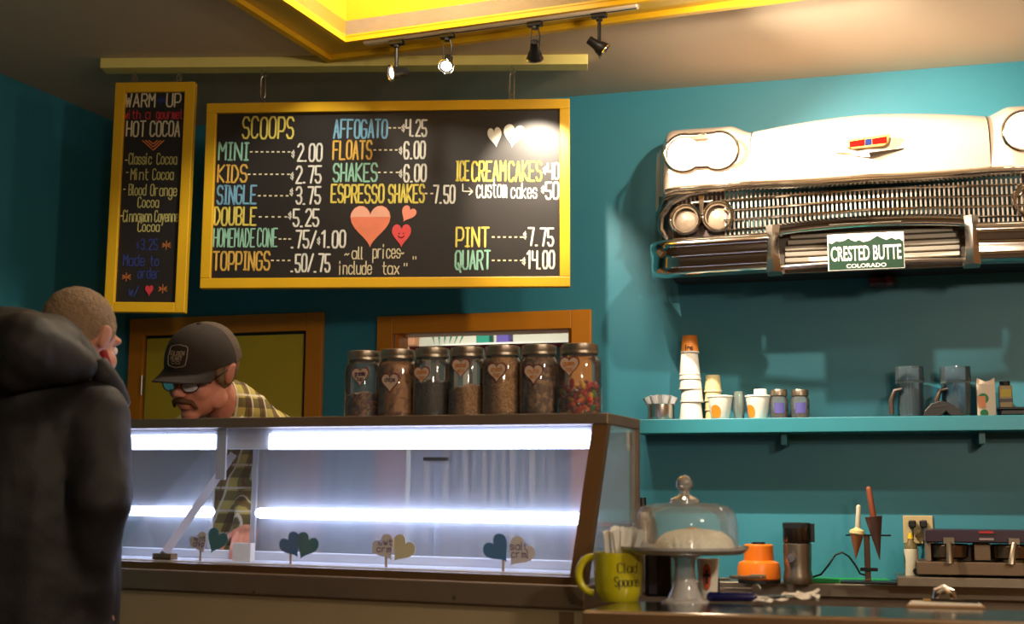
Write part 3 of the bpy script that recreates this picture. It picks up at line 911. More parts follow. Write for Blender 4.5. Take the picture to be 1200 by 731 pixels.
# parking lights in the grille ends
pz = q(803, 256, .38)[1]
for sg in (-1, 1):
    M = MB(); zt_ = gtop(.8)
    rows = []
    for x in (.60, .68, .76, .83, .885):
        rows.append([(U0 + sg * x, -.33 + .10 * smooth01((x - .80) / .1), pz - .085), (U0 + sg * x, -.33 + .10 * smooth01((x - .80) / .1), zt_ + .02)])
    M.sheet(rows if sg > 0 else rows[::-1], .02)
    car.part('light_housing', M, mat('dark_housing', (58, 46, 42), .35, .5))
    for px in (803, 841):
        x = abs(q(px, 256, .37)[0] - U0)
        M = MB(); M.lathe([(.050, -.02), (.066, .0), (.072, .018), (.066, .028), (.056, .022), (.050, .0)], (U0 + sg * x, -.35, pz + (0.006 if px == 841 else 0)), 28, axis=(0, -1, 0))
        lr = car.part('parking_light_ring', M, CHROME, smooth=True, sharp=60)
        M = MB(); M.lathe([(.0005, .002), (.02, .0), (.042, -.008), (.055, -.018)], (U0 + sg * x, -.35, pz + (0.006 if px == 841 else 0)), 24, axis=(0, -1, 0), cap0=True)
        car.part('parking_light_lens', M, mat('smoky_lens', (126, 108, 90), .4, coat=.2, bump=.3, bscale=40), lr, smooth=True)
    x = abs(q(822, 240, .38)[0] - U0)
    M = MB(); M.prism(place([(-.5, 1), (.5, 1), (.22, -1), (-.22, -1)], U0 + sg * x, pz + .055, .028, .042), -.385, -.335)
    car.part('grille_fin', M, CHROME, bevel=.003)

# bumper: two wings, guards, raised centre arch, lower bar, ribbed recess
zB1 = q(850, 283, .45)[1]; zB0 = q(850, 317, .45)[1]; HB = zB1 - zB0
def bumper_sec(off, z1, h):
    pr = [(-.10, .015), (-.04, .028), (0, .02), (.022, -.002), (.026, -.030), (.012, -.056), (-.008, -.070), (-.012, -.10), (-.008, -.14), (-.014, -.166), (-.045, -.186), (-.10, -.19)]
    k = h / .20
    return [(off + a, z1 + b * k) for a, b in pr]
for sg in (-1, 1):
    rows = []
    for i in range(17):
        t = i / 16
        uu = .385 + t * .565
        off = .53 - .05 * t - .33 * (1 - math.sqrt(max(0, 1 - max(0, (t - .72) / .28) ** 2)))
        kz = .018 * smooth01((t - .8) / .2)
        kh = 1 - .12 * smooth01((t - .75) / .25)
        rows.append([(U0 + sg * uu, -o_, z) for o_, z in bumper_sec(off, zB1 + kz, HB * kh + .02)])
    if sg < 0: rows = rows[::-1]
    M = MB(); M.grid(rows)
    car.part('bumper_wing', M, CHROME, smooth=True, sharp=70)
    M = MB(); zt_ = q(907, 263, .54)[1]; zb_ = q(907, 318, .54)[1]
    xg = .385
    rows = []
    for k in range(9):
        t = k / 8; z = zt_ + (zb_ - zt_) * t; wd = .020 + .022 * abs(t - .45) ** 1.2; o_ = .545 + .03 * math.sin(PI * t)
        rows.append([(U0 + sg * (xg - wd), -o_ + .12, z), (U0 + sg * (xg - wd), -o_ + .02, z), (U0 + sg * xg, -o_, z), (U0 + sg * (xg + wd), -o_ + .02, z), (U0 + sg * (xg + wd), -o_ + .12, z)])
    if sg < 0: rows = rows[::-1]
    M.grid(rows)
    M.add(rows[0], [(0, 1, 2, 3, 4)]); M.add(rows[-1], [(0, 1, 2, 3, 4)])
    car.part('bumper_guard', M, CHROMES, smooth=True, sharp=50)
za = q(1018, 259, .52)[1]; zas = q(915, 268, .52)[1]; zlo = q(1018, 310, .50)[1]
rows = []
for i in range(-16, 17):
    s_ = i / 16; uu = s_ * .38; k = 1 - abs(s_) ** 3
    z = zas + (za - zas) * k; o_ = .52 + .03 * (1 - abs(s_))
    rows.append([(U0 + uu, -o_ + .16, z + .015), (U0 + uu, -o_ + .02, z + .022), (U0 + uu, -o_, z + .010), (U0 + uu, -o_ + .006, z - .012), (U0 + uu, -o_ + .03, z - .022)])
car.part('bumper_arch', MB().grid(rows), CHROME, smooth=True, sharp=70)
M = MB(); M.tube([(U0 - .38, -.51, zlo), (U0 - .2, -.535, zlo + .002), (U0, -.545, zlo + .003), (U0 + .2, -.535, zlo + .002), (U0 + .38, -.51, zlo)], .012, 10)
car.part('bumper_lower_bar', M, CHROMES, smooth=True)
M = MB(); M.box(U0 - .37, U0 + .37, -.40, -.38, zlo - .005, za)
car.part('recess_backing', M, mat('recess_grey', (120, 108, 96), .5))
zr1 = q(950, 273, .42)[1]
for k in range(6):
    z = zlo + .012 + (zr1 - zlo - .02) * k / 5.5
    M = MB(); xx = .345 - (.012 * max(0, k - 3))
    M.box(U0 - xx, U0 + xx, -.425, -.40, z, z + .0175)
    car.part('recess_rib', M, mat('pale_rib_enamel', (226, 214, 196), .35), bevel=.003)
# number plate
pl, pr = q(970, 295, .56)[0], q(1060, 295, .56)[0]; p1 = q(1015, 273, .56)[1]; p0 = q(1015, 316, .56)[1]
PG = mat('plate_green', (5, 50, 28), .4); PW = mat('plate_white', (232, 232, 222), .4)
M = MB(); M.box(pl, pr, -.562, -.557, p0, p1)
plate = car.part('license_plate', M, PW, bevel=.002, label='green and white plate reading CRESTED BUTTE COLORADO')
wd, ht = pr - pl, p1 - p0
sky = [(0, .0), (1, 0), (1, .74), (.95, .82), (.9, .8), (.85, .86), (.78, .80), (.72, .86), (.66, .93), (.60, .86), (.55, .80), (.47, .77), (.41, .84), (.37, .79), (.31, .84), (.27, .90), (.22, .84), (.16, .81), (.1, .83), (.05, .76), (0, .79)]
M = MB(); M.prism([(pl + .004 + x * (wd - .008), p0 + .004 + z * (ht - .008)) for x, z in sky], -.5632, -.5622)
car.part('plate_mountains', M, PG, plate)
def fat_text(parent_thing, parent, text, u0, u1, z0, z1, y, m, name='lettering'):
    cu = bpy.data.curves.new(name, 'FONT'); cu.body = text; cu.size = 1; cu.offset = .018; cu.resolution_u = 3
    tmp = bpy.data.objects.new('tmp', cu); COL.objects.link(tmp)
    dg = bpy.context.evaluated_depsgraph_get()
    me = bpy.data.meshes.new_from_object(tmp.evaluated_get(dg))
    bpy.data.objects.remove(tmp)
    xs = [v_.co.x for v_ in me.vertices]; ys = [v_.co.y for v_ in me.vertices]
    a, b, c, d = min(xs), max(xs), min(ys), max(ys)
    M = MB(); M.add([(u0 + (v_.co.x - a) / (b - a) * (u1 - u0), y, z0 + (v_.co.y - c) / (d - c) * (z1 - z0)) for v_ in me.vertices], [tuple(p.vertices) for p in me.polygons])
    return parent_thing.part(name, M, m, parent)
fat_text(car, plate, 'CRESTED BUTTE', pl + wd * .04, pr - wd * .04, p0 + ht * .25, p0 + ht * .66, -.5642, PW)
fat_text(car, plate, 'COLORADO', pl + wd * .24, pr - wd * .24, p0 + ht * .06, p0 + ht * .17, -.5642, PW)
# hood badge and chrome V
bz = q(1018, 168, .44)[1]; bu = q(1018, 168, .44)[0]
M = MB()
M.prism([(bu - .085, bz - .020), (bu - .06, bz - .030), (bu + .06, bz - .024), (bu + .078, bz - .012), (bu + .085, bz + .026), (bu + .02, bz + .020), (bu - .082, bz + .014)], -.475, -.45)
car.part('hood_badge', M, mat('badge_gold', (176, 136, 70), .45, .6), bevel=.003)
for x0, x1, c in ((-.076, -.016, (170, 14, 6)), (.014, .072, (170, 14, 6)), (-.014, .012, (38, 50, 110))):
    M = MB(); M.prism([(bu + x0, bz - .016 + x0 * .06), (bu + x1, bz - .016 + x1 * .06), (bu + x1, bz + .010 + x1 * .06), (bu + x0, bz + .008 + x0 * .06)], -.4775, -.474)
    car.part('badge_inlay', M, mat('badge_%d' % c[0], c, .8, spec=.1))
vz = q(1018, 182, .46)[1]
for sg in (-1, 1):
    M = MB(); M.add([(bu + 0, -.485, vz - .012), (bu, -.485, vz + .006), (bu + sg * .17, -.435, vz + .030), (bu + sg * .17, -.435, vz + .026), (bu, -.46, vz - .012), (bu, -.46, vz + .006), (bu + sg * .17, -.41, vz + .030), (bu + sg * .17, -.41, vz + .026)],
        [(0, 1, 2, 3), (4, 7, 6, 5), (0, 3, 7, 4), (1, 5, 6, 2), (2, 6, 7, 3), (0, 4, 5, 1)])
    car.part('chrome_v', M, CHROME)
# small dark tow hook under the bumper
t_u, t_z = q(1032, 329, .12)
M = MB(); M.box(t_u - .05, t_u + .06, -.14, 0, t_z - .012, t_z + .012); M.cyl((t_u + .03, -.16, t_z - .004), (t_u + .03, -.12, t_z - .004), .020, n=14)
car.part('lower_bracket', M, mat('dark_red_bracket', (92, 36, 30), .5), bevel=.003)
# brackets holding the nose on the wall
for s_ in (-.6, .6):
    M = MB(); M.box(U0 + s_ - .02, U0 + s_ + .02, -.30, 0, zB0 + .05, zB0 + .09)
    car.part('wall_bracket', M, BLACKM)
# body pan closing the nose behind bumper and grille
M = MB(); M.box(U0 - .84, U0 + .84, -.24, 0, zB0 + .02, zb_s + .01); M.box(U0 - .86, U0 + .86, -.375, 0, zB0 + .03, zB1 - .004); M.box(U0 - .41, U0 + .41, -.37, 0, zB1 - .02, zg0 - .022)
car.part('body_pan', M, mat('dark_body_pan', (40, 38, 38), .6))

# ================================================================== ICE CREAM CASE
TH = .0078
_p = atY(704, 484, 3.3)
C = Frame(_p.x, _p.y, 22)
def Cn(px, py, off=0):
    u, z = C.on(px, py, off)
    return (u - z * TH, z + u * TH)
zT = _p.z
zG = Cn(681, 686, .19)[1]           # top of base trim
zB = Cn(681, 714, .20)[1]           # bottom of base trim
XL = -1.95
case = fthing(C, 'ice_cream_display_case', 'long stainless and glass ice cream display case with slanted front and lit top tubes', 'display case', (0, 0, 0), tilt=(0, TH))
DEP = .25                            # top depth
FY = -.17                            # foot of the slanted glass
T1 = zT; T0 = zT - .028
M = MB(); M.box(XL, .012, -.012, DEP + .02, T0, T1)
case.part('top_shelf', M, STEELD, bevel=.003)
# slanted corner post
def slant(x0, x1, w0=.012, m_=None):
    M = MB()
    vs = []
    for x in (x0, x1):
        vs += [(x, -.008, T0), (x, .018, T0), (x, FY + .02, zG), (x, FY - .012, zG)]
    M.add(vs, [(0, 1, 2, 3), (7, 6, 5, 4), (0, 3, 7, 4), (1, 5, 6, 2), (0, 4, 5, 1), (3, 2, 6, 7)])
    return M
case.part('corner_post', slant(-.03, .010), mat('bronze_steel', (128, 96, 62), .4, .6))
case.part('front_glass', MB().add([(XL, 0, T0), (-.03, 0, T0), (-.03, FY, zG + .03), (XL, FY, zG + .03)], [(0, 1, 2, 3)]), GLASSF)
# side glass and rear corner post
case.part('side_glass', MB().add([(.004, .015, T0), (.004, DEP, T0), (.004, DEP, zG), (.004, FY + .02, zG)], [(0, 1, 2, 3)]), GLASSS)
case.part('rear_post', MB().box(-.012, .012, DEP, DEP + .018, zG - .02, T0), STEELD)
# bottom rail of the glass, base trim, cream kick panel
case.part('glass_rail', MB().box(XL, .0, FY - .014, FY + .03, zG, zG + .018), mat('bronze_steel', (128, 96, 62), .4, .6))
case.part('base_trim', MB().box(XL, .018, FY - .035, DEP + .02, zB, zG), STEELD, bevel=.004)
case.part('kick_panel', MB().box(XL, .012, FY - .018, DEP, .02, zB), CREAM)
su, sz = Cn(664, 726, .19)
case.part('maker_plate', MB().box(su - .018, su + .018, FY - .021, FY - .018, sz - .018, sz + .018), mat('worn_sticker', (120, 96, 62), .5, var=.3, scale=80), bevel=.001)
for X, Y in ((669, 706), (533, 700), (298, 693)):
    u, z = Cn(X, Y, .205); case.part('screw', MB().cyl((u, FY - .037, z), (u, FY - .034, z), .004, n=10), STEEL)
# interior deck, white sill and tub wells
WIN = mat('white_case_liner', (226, 228, 235), .45)
case.part('sill', MB().box(XL, -.01, FY + .03, FY + .06, zG, zG + .022), WIN, bevel=.003)
case.part('deck', MB().box(XL, -.01, FY + .06, DEP, zG - .004, zG + .010), WIN)
case.part('inner_ledge', MB().box(XL, -.01, DEP - .035, DEP - .008, zG + .010, zG + .035), WIN, bevel=.003)
# rear sliding panes, overlapping, with uprights
uo0, uo1 = Cn(254, 590, -DEP)[0], Cn(300, 590, -DEP)[0]     # gap where the server reaches in
for k, (x0, x1) in enumerate(((XL, uo0), (uo1, -.56), (-.58, -.01))):
    yy = DEP - (.004 if k % 2 else .012)
    case.part('rear_pane', MB().add([(x0, yy, zG + .03), (x1, yy, zG + .03), (x1, yy, T0), (x0, yy, T0)], [(0, 1, 2, 3)]), GLASSR)
for px in (252, 302):
    u = Cn(px, 590, -DEP)[0]
    case.part('pane_upright', MB().box(u - .008, u + .008, DEP - .024, DEP - .016, zG + .01, T0), glass('cloudy_upright', (.8, .84, .9), haze=.3, refl=1))
u = Cn(520, 538, -DEP)[0]
case.part('pane_handle', MB().box(u - .05, u + .022, DEP - .03, DEP - .016, Cn(520, 540, -DEP)[1], Cn(520, 536, -DEP)[1]), BLACKM)
# lit top tubes, then a glowing stand-in for their reflection
LED = mat('cool_white_tube', (206, 218, 255), emit=9.0)
LED_REFL = mat('tube_reflection_glow', (206, 218, 255), emit=10.0)
za_, zb_ = Cn(500, 507, -.05)[1], Cn(500, 526, -.05)[1]
case.part('light_housing', MB().box(XL, -.03, .055, .10, zb_ + .002, T0), WIN)
for x0, x1 in ((Cn(148, 515, -.05)[0] - .55, Cn(252, 515, -.05)[0]), (Cn(316, 515, -.05)[0], Cn(692, 515, -.05)[0])):
    M = MB(); n_ = int((x1 - x0) / .012)
    for k in range(n_):
        xa = x0 + (x1 - x0) * k / n_; xb = x0 + (x1 - x0) * (k + 1) / n_
        M.box(xa + .0008, xb - .0008, .046, .055, zb_, za_)
    o_ = case.part('ribbed_tube_light', M, LED)
zl1, zl0 = Cn(500, 598, -DEP + .03)[1], Cn(500, 611, -DEP + .03)[1]
for x0, x1 in ((Cn(148, 600, -.22)[0] - .55, Cn(247, 600, -.22)[0]), (Cn(306, 600, -.22)[0], Cn(684, 600, -.22)[0])):
    M = MB(); M.capsule((x0, DEP - .035, (zl0 + zl1) / 2), (x1, DEP - .035, (zl0 + zl1) / 2), (zl1 - zl0) / 2, n=12)
    case.part('tube_reflection', M, LED_REFL, smooth=True)  # emissive bars imitate the top tube mirrored in the rear panes
# middle support: hanging strap and diagonal stay
ALU = mat('pale_aluminium', (206, 206, 214), .3, .25)
u1 = Cn(261, 530, -.03)[0]
case.part('hanging_strap', MB().box(u1 - .016, u1 + .016, .022, .030, Cn(261, 562, -.03)[1], T0), ALU, bevel=.002)
ua, za2 = Cn(272, 534, -.20); ub, zb2 = Cn(192, 650, .13)
M = MB(); um = (ua + ub) / 2
d = (Vector((ub, FY + .04, zG + .03)) - Vector((ua, .20, za2)))
M.tube([(ua, .20, za2), (ub, FY + .04, zb2)], .016, 4)
case.part('diagonal_stay', M, ALU)
case.part('stay_foot', MB().box(ub - .03, ub + .03, FY + .03, FY + .06, zb2 - .012, zb2 + .004), mat('bronze_steel', (128, 96, 62), .4, .6))

# everything that stands in or on the case shares its slight slope
def cworld(u, y, z): 
    return C.world(u + z * TH, y, z - u * TH)

# paper card box on the deck
u, z = Cn(286, 640, -.12)
t = Thing('paper_card', 'small white card box standing inside the case under the plaid sleeve', 'card', cworld(u, .12, zG + .010), -C.a)
t.part('card', MB().box(-.03, .03, -.012, .012, 0, .052), WHITEP, bevel=.001)

def pick(px_stick, py, hearts, label):
    """flavour marker: a thin stick with two paper hearts"""
    u, z = Cn(px_stick, py, .08)
    t = Thing('heart_sign', label, 'flavour sign', cworld(u, -.125, zG + .021), -C.a, 'paper heart flavour signs in the case')
    zt = 0
    for X, Y, w_, rot, c, txt in hearts:
        hu_, hz_ = Cn(X, Y, .12)
        hx, hh = hu_ - u, hz_ - zG - .021
        zt = max(zt, hh)
        M = MB(); s_ = w_ / 1540 * 3.5
        yk = .002 if c != 'w' else -.001
        M.prism(place(heart(7), hx, hh, s_, s_, rot), yk - .001, yk + .001)
        hcol = {'b': ('navy_card', (36, 112, 168)), 't': ('deep_teal_card', (16, 120, 132)), 'w': ('white_card', (224, 214, 214)), 'y': ('butter_card', (226, 214, 170))}[c]
        ho = t.part('paper_heart', M, mat(hcol[0], hcol[1], .7, var=.1, scale=60), label={'b': 'navy paper heart', 't': 'deep teal paper heart', 'w': 'white paper heart', 'y': 'cream paper heart'}[c])
        if txt:
            M = MB()
            for j, tx in enumerate(txt):
                ang = rot * .8
                write(M, tx, hx - s_ * .30 - j * s_ * .1 * math.sin(ang), hh + s_ * (.14 - .26 * j), hx + s_ * .30 - j * s_ * .1 * math.sin(ang), hh + s_ * (.30 - .26 * j), .0022, y=yk - .0018, rot=0, ytop=6)
            t.part('lettering', M, mat('purple_ink', (86, 62, 132) if c != 'b' else (10, 20, 40), .7), ho)
    M = MB(); M.box(-.003, .003, .003, .005, 0, zt - .01); t.part('stick', M, mat('wood_stick', (196, 160, 130), .7))
pick(245, 659, [(236, 637, 25, .5, 'w', ['mint', 'chip']), (254, 635, 29, -.45, 't', None)], 'white and teal paper hearts on a stick, leftmost flavour sign in the case')
pick(350, 661, [(343, 640, 29, .6, 'b', None), (359, 641, 30, -.45, 't', None)], 'navy and deep teal paper hearts on a stick, second flavour sign from the left')
pick(461, 668, [(453, 643, 29, .6, 'w', ['swt', 'crm']), (471, 645, 30, -.6, 'y', None)], 'white and cream paper hearts on a stick, third flavour sign from the left')
pick(597, 671, [(585, 645, 31, .7, 'b', None), (609, 649, 32, -.65, 'w', ['salt', 'crml'])], 'navy heart beside a white heart with purple writing, rightmost flavour sign')

# ------------------------------------------------------------------ jars on the case
def grain_mass(r, h, seed, top=.012, tilt=0.0):
    """lumpy filling following the jar"""
    rnd = random.Random(seed); n = 26; prof = [(.6, 0), (.97, .01), (1, .06), (1, .5), (1, .93)]
    M = MB(); vs = []
    for rr, zz in prof:
        for i in range(n):
            a = 2 * PI * i / n
            k = 1 + rnd.uniform(-.008, .008); lift = tilt * math.cos(a) * r * (1 if zz > .9 else 0)
            vs.append((r * rr * k * math.cos(a), r * rr * k * math.sin(a), h * zz + lift + (rnd.uniform(-1, 1) * top * .3 if zz > .9 else 0)))
    for rr in (.7, .35):
        for i in range(n):
            a = 2 * PI * i / n
            vs.append((r * rr * math.cos(a), r * rr * math.sin(a), h * .93 + top * (1 - rr) + tilt * math.cos(a) * r * rr + rnd.uniform(-1, 1) * top * .25))
    vs.append((0, 0, h * .93 + top))
    fs = []
    L_ = len(prof) + 2
    for k in range(L_ - 1):
        for i in range(n):
            j = (i + 1) % n
            fs.append((k * n + i, k * n + j, (k + 1) * n + j, (k + 1) * n + i))
    fs += [((L_ - 1) * n + i, (L_ - 1) * n + (i + 1) % n, L_ * n) for i in range(n)]
    fs.append(tuple(range(n - 1, -1, -1)))
    return M.add(vs, fs)
JL = [  # px left, right, lid top, contents, fill height share, heart x, y, size
 (407, 446, 412.6, 'mix', .50, 423, 442, 26, 'granola'), (445, 487, 410.8, 'chips', .93, 458, 449, 26, 'chips'), (486, 527, 409, 'black', .72, 495, 440, 23, 'cookie'),
 (527, 568, 408, 'tan', .60, 541, 432, 26, 'peanut'), (567, 611, 406.6, 'tan2', .97, 583, 437, 26, 'crunch'), (610, 654, 405.6, 'nut', .94, 626, 439, 26, 'nuts'), (656, 704, 404.4, 'gum', .36, 668, 430, 26, 'gummy')]
JLAB = ['glass jar half full of dark speckled sprinkles, leftmost on the case', 'lidded glass jar of golden brown chips, second from the left', 'glass jar of near-black cookie crumbs with a heart tag',
        'glass jar filled about two thirds with tan crumbs', 'glass jar packed to the shoulder with golden crumbs', 'glass jar of coarse brown chopped nuts, second from the right', 'widest glass jar, rightmost, with red and yellow gummy candy']
CONT = {'mix': grain('speckled_sprinkles', [(70, 40, 30), (150, 100, 60), (60, 30, 40), (180, 120, 70), (90, 50, 70), (120, 90, 50)], 150), 'chips': grain('golden_chips', [(150, 92, 40), (170, 110, 52), (130, 76, 32), (186, 126, 66)], 60),
        'black': grain('cookie_crumbs', [(34, 28, 26), (44, 36, 32), (28, 22, 20)], 170), 'tan': grain('tan_crumbs', [(176, 122, 66), (150, 98, 50), (194, 142, 84)], 200), 'tan2': grain('golden_crumbs', [(184, 128, 62), (160, 106, 48), (200, 148, 84)], 220),
        'nut': grain('chopped_nuts', [(140, 98, 56), (108, 70, 40), (170, 126, 78), (90, 60, 40)], 90)}
HEARTP = mat('heart_tag_paper', (206, 180, 156), .7, var=.08, scale=50); HEARTB = mat('heart_tag_border', (110, 34, 50), .7)
for i, (x0, x1, yt, kind, fill, hx, hy, hs, word) in enumerate(JL):
    yc = .10
    ul, ur = Cn(x0, 450, -yc)[0], Cn(x1, 450, -yc)[0]
    r = (ur - ul) / 2; u = (ul + ur) / 2
    h = Cn((x0 + x1) / 2, yt, -yc)[1] - T1
    t = Thing('glass_jar', JLAB[i], 'jar', cworld(u, yc, T1), -C.a, 'lidded glass jars on top of the case')
    M = MB(); hb = h * .955
    M.lathe([(r * .88, 0), (r * .97, .004), (r, .015), (r, hb * .74), (r * .97, hb * .80), (r * .86, hb * .86), (r * .80, hb * .88), (r * .80, hb)], n=32, cap0=True)
    t.part('glass', M, GLASSJ, smooth=True)
    M = MB(); M.lathe([(r * .84, hb * .905), (r * .87, hb * .91), (r * .87, hb * .945), (r * .855, hb * .95), (r * .87, hb * .96), (r * .86, h), (r * .80, h + .001)], n=36, cap1=True)
    t.part('lid', M, mat('tin_lid', (172, 158, 140), .35, .85), smooth=True, label='silvery screw lid')
    if kind != 'gum':
        M = grain_mass(r * .93, hb * .78 * fill if fill < .9 else hb * .86 * .93, i, tilt=.12 if kind == 'tan' else .02)
        if fill >= .9:
            M = MB(); M.lathe([(r * .8, .004), (r * .93, .012), (r * .93, hb * .72), (r * .88, hb * .80), (r * .72, hb * .87 * min(1, fill + .04)), (.001, hb * .88)], n=28, cap0=True)
        c_ = t.part('contents', M, CONT[kind], smooth=True); c_['kind'] = 'stuff'
    else:
        rnd = random.Random(3); GC = {'red_gummy': (214, 30, 22), 'yellow_gummy': (240, 176, 24), 'green_gummy': (32, 150, 60), 'dark_red_gummy': (120, 10, 22), 'orange_gummy': (236, 104, 24)}
        ms = {k: MB() for k in GC}
        for k in range(110):
            a = rnd.uniform(0, 2 * PI); rr = r * .84 * math.sqrt(rnd.uniform(.1, 1)); zz = .010 + rnd.random() * hb * .42
            key = rnd.choice(['red_gummy', 'red_gummy', 'dark_red_gummy', 'yellow_gummy', 'orange_gummy', 'green_gummy' if rnd.random() < .4 else 'red_gummy'])
            p = Vector((rr * math.cos(a), rr * math.sin(a), zz)); d = Vector((rnd.uniform(-1, 1), rnd.uniform(-1, 1), rnd.uniform(-1, 1))).normalized() * .007
            ms[key].capsule(p - d, p + d, .0068, .0055, n=8)
        for k, m_ in ms.items():
            o_ = t.part('gummy_candy', m_, mat(k, GC[k], .25, coat=.3, emit=0), smooth=True); o_['kind'] = 'stuff'
    # heart tag stuck to the front
    hu_, hz_ = Cn(hx, hy, -(yc - r)); dx = max(-r * .8, min(r * .8, hu_ - u)); s_ = hs / 1540 * 3.6 * .92
    ang = math.asin(dx / r) * .55
    hzl = hz_ - T1
    yy = -r * 1.03 - .001
    Rm = Matrix.Rotation(-0.0, 4, 'Z')
    M = MB(); M.prism(place(heart(8), dx, hzl, s_, s_), yy - .0006, yy + .0006); tg = t.part('heart_tag', M, HEARTB, label='heart-shaped paper tag with a dark border')
    M = MB(); M.prism(place(heart(8), dx, hzl, s_ * .88, s_ * .86), yy - .0016, yy - .0008); t.part('tag_face', M, HEARTP, tg)
    M = MB(); write(M, word, dx - s_ * .28, hzl + .004, dx + s_ * .28, hzl + .012, .0022, y=yy - .0022, ytop=6)
    if i != 1: write(M, 'mix' if i % 2 else 'top', dx - s_ * .16, hzl - .010, dx + s_ * .16, hzl - .003, .0022, y=yy - .0022, ytop=6)
    t.part('tag_lettering', M, mat('tag_ink_purple', (70, 40, 92), .7) if i < 2 else mat('tag_ink_orange', (206, 130, 60), .7), tg)

# curtain, rail and shelf things in the back room doorway
zr = W.on(560, 406.5, -.16)[1]
t = fthing(W, 'doorway_curtain', 'muted teal and white striped curtain hanging from a burgundy rail in the doorway', 'curtain', (dl, .16, .1))
t.part('curtain_rail', MB().box(dl + .02, dr - .02, .15, .17, zr - .010, zr + .010), mat('burgundy_paint', (96, 16, 34), .45))
rnd = random.Random(5)
for j, (mname, mcol) in enumerate((('curtain_teal', (96, 128, 128)), ('curtain_white', (196, 196, 188)))):
    M = MB(); n_ = 34; wdt = (dr - dl - .06) / n_
    for k in range(n_):
        if k % 2 != j: continue
        x0 = dl + .03 + k * wdt; x1 = x0 + wdt
        y0, y1 = .165 + .012 * math.sin(k * 1.7), .165 + .012 * math.sin((k + 1) * 1.7)
        M.add([(x0, y0, .1), (x1, y1, .1), (x1, y1, zr), (x0, y0, zr)], [(0, 1, 2, 3)])
    t.part('curtain_stripe', M, mat(mname, mcol, .9))
sh = fthing(W, 'wall_shelf', 'small white shelf high up in the back room beyond the doorway', 'shelf', (dl, 1.72, 1.98))
zs = W.on(560, 404, -1.7)[1]
sh.e.location.z = zs - .03; sh.org = (dl, 1.72, zs - .03)
sh.part('shelf_board', MB().box(dl - .3, dr + .3, 1.6, 1.9, zs - .03, zs), WHITE)
for px, w_, h_, c, nm, lb in ((483, .07, .10, (196, 134, 96), 'salmon_box', 'salmon carton at the left end of the back room shelf'), (569, .085, .105, (10, 128, 104), 'green_box', 'emerald green box in the middle of the back room shelf'), (592, .08, .06, (84, 66, 148), 'purple_bundle', 'low violet bundle right of the emerald box')):
    u = W.on(px, 400, -1.7)[0]
    t = fthing(W, 'carton', lb, 'box', (u, 1.68, zs))
    t.part('box_body', MB().box(u - w_ / 2, u + w_ / 2, 1.64, 1.74, zs, zs + h_), mat(nm, c, .6), bevel=.006)
    t.part('box_flap', MB().box(u - w_ / 2, u + w_ / 2, 1.632, 1.74, zs + h_, zs + h_ + .006), mat(nm + '_flap', tuple(min(255, v_ + 20) for v_ in c), .6))
u = W.on(525, 398, -1.7)[0]
t = fthing(W, 'trailing_plant', 'small green leafy sprig lying on the back room shelf', 'plant', (u, 1.7, zs))
for k in range(6):
    a = -.6 + .35 * k; x = u - .07 + .028 * k
    t.part('leaf', MB().prism([(x - .004, zs + .005), (x + .03 * math.sin(a) + .006, zs + .07), (x + .05 * math.sin(a) + .012, zs + .095), (x + .03 * math.sin(a) - .008, zs + .07)], 1.66 + .01 * k, 1.664 + .01 * k), mat('sprig_green', (26, 110, 84), .6))

# ================================================================== WALL SHELF AND WHAT STANDS ON IT
SO = .22
sL = W.on(746, 500, SO)[0]
sz1 = (W.on(750, 493, SO)[1] + W.on(1200, 484, SO)[1]) / 2; sz0 = (W.on(750, 511.5, SO)[1] + W.on(1200, 500, SO)[1]) / 2
t = fthing(W, 'wall_shelf', 'long teal painted shelf on the back wall under the car front', 'shelf', (sL, 0, sz0))
t.part('shelf_board', MB().box(sL, 2.4, -SO, -.002, sz0, sz1), TEAL_SHELF, bevel=.003)
for px in (920, 1150):
    u = W.on(px, 520, .1)[0]
    t.part('shelf_bracket', MB().prism([(u - .012, sz0), (u + .012, sz0), (u + .012, sz0 - .05), (u - .012, sz0 - .05)], -.16, -.002), TEAL_SHELF)
OFF = .12
def sp(px, py, off=OFF): return W.on(px, py, off)
def on_shelf(name, label, cat, px, off=OFF, group=None, rz=0):
    u = sp(px, 480, off)[0]
    return Thing(name, label, cat, W.world(u, -off, sz1), -W.a + rz, group)
def dims(px0, px1, py, off=OFF):
    a, b = sp(px0, py, off), sp(px1, py, off)
    return (b[0] - a[0]) / 2, a[1] - sz1
ORC = mat('orange_print', (228, 128, 26), .5)
# steel tin with clear cones
r_, h_ = dims(759, 790, 474)
t = on_shelf('metal_tin', 'short shiny steel tin, leftmost on the teal shelf', 'tin', 774.5)
M = MB(); M.lathe([(r_ * .98, 0), (r_, .003), (r_, h_ - .003), (r_ * 1.04, h_), (r_ * .95, h_), (r_ * .95, .004)], n=30, cap0=True)
t.part('tin_body', M, CHROMES, smooth=True)
base = W.world(sp(774.5, 480)[0], -OFF, sz1)
cone0 = None
for k, (dx, dy, an) in enumerate(((-.022, 0, -.35), (0, .01, -.05), (.022, 0, .35), (.008, -.015, .12), (-.010, -.016, -.2))):
    if cone0 is None:
        cone0 = Thing('paper_cone', 'clear plastic cone standing in the steel tin on the shelf', 'cone', base + Vector((dx, dy, .006)), 0, 'clear cones in the steel tin')
        M = MB(); M.lathe([(.004, 0), (.024, .105), (.0235, .105), (.0035, 0)], n=18)
        cone0.part('cone', M, glass('milky_plastic', haze=.45, refl=1.2), smooth=True)
        e = cone0.e
    else: e = dup(cone0.e, base + Vector((dx, dy, .006)))
    e.rotation_euler = (0, an, 0)
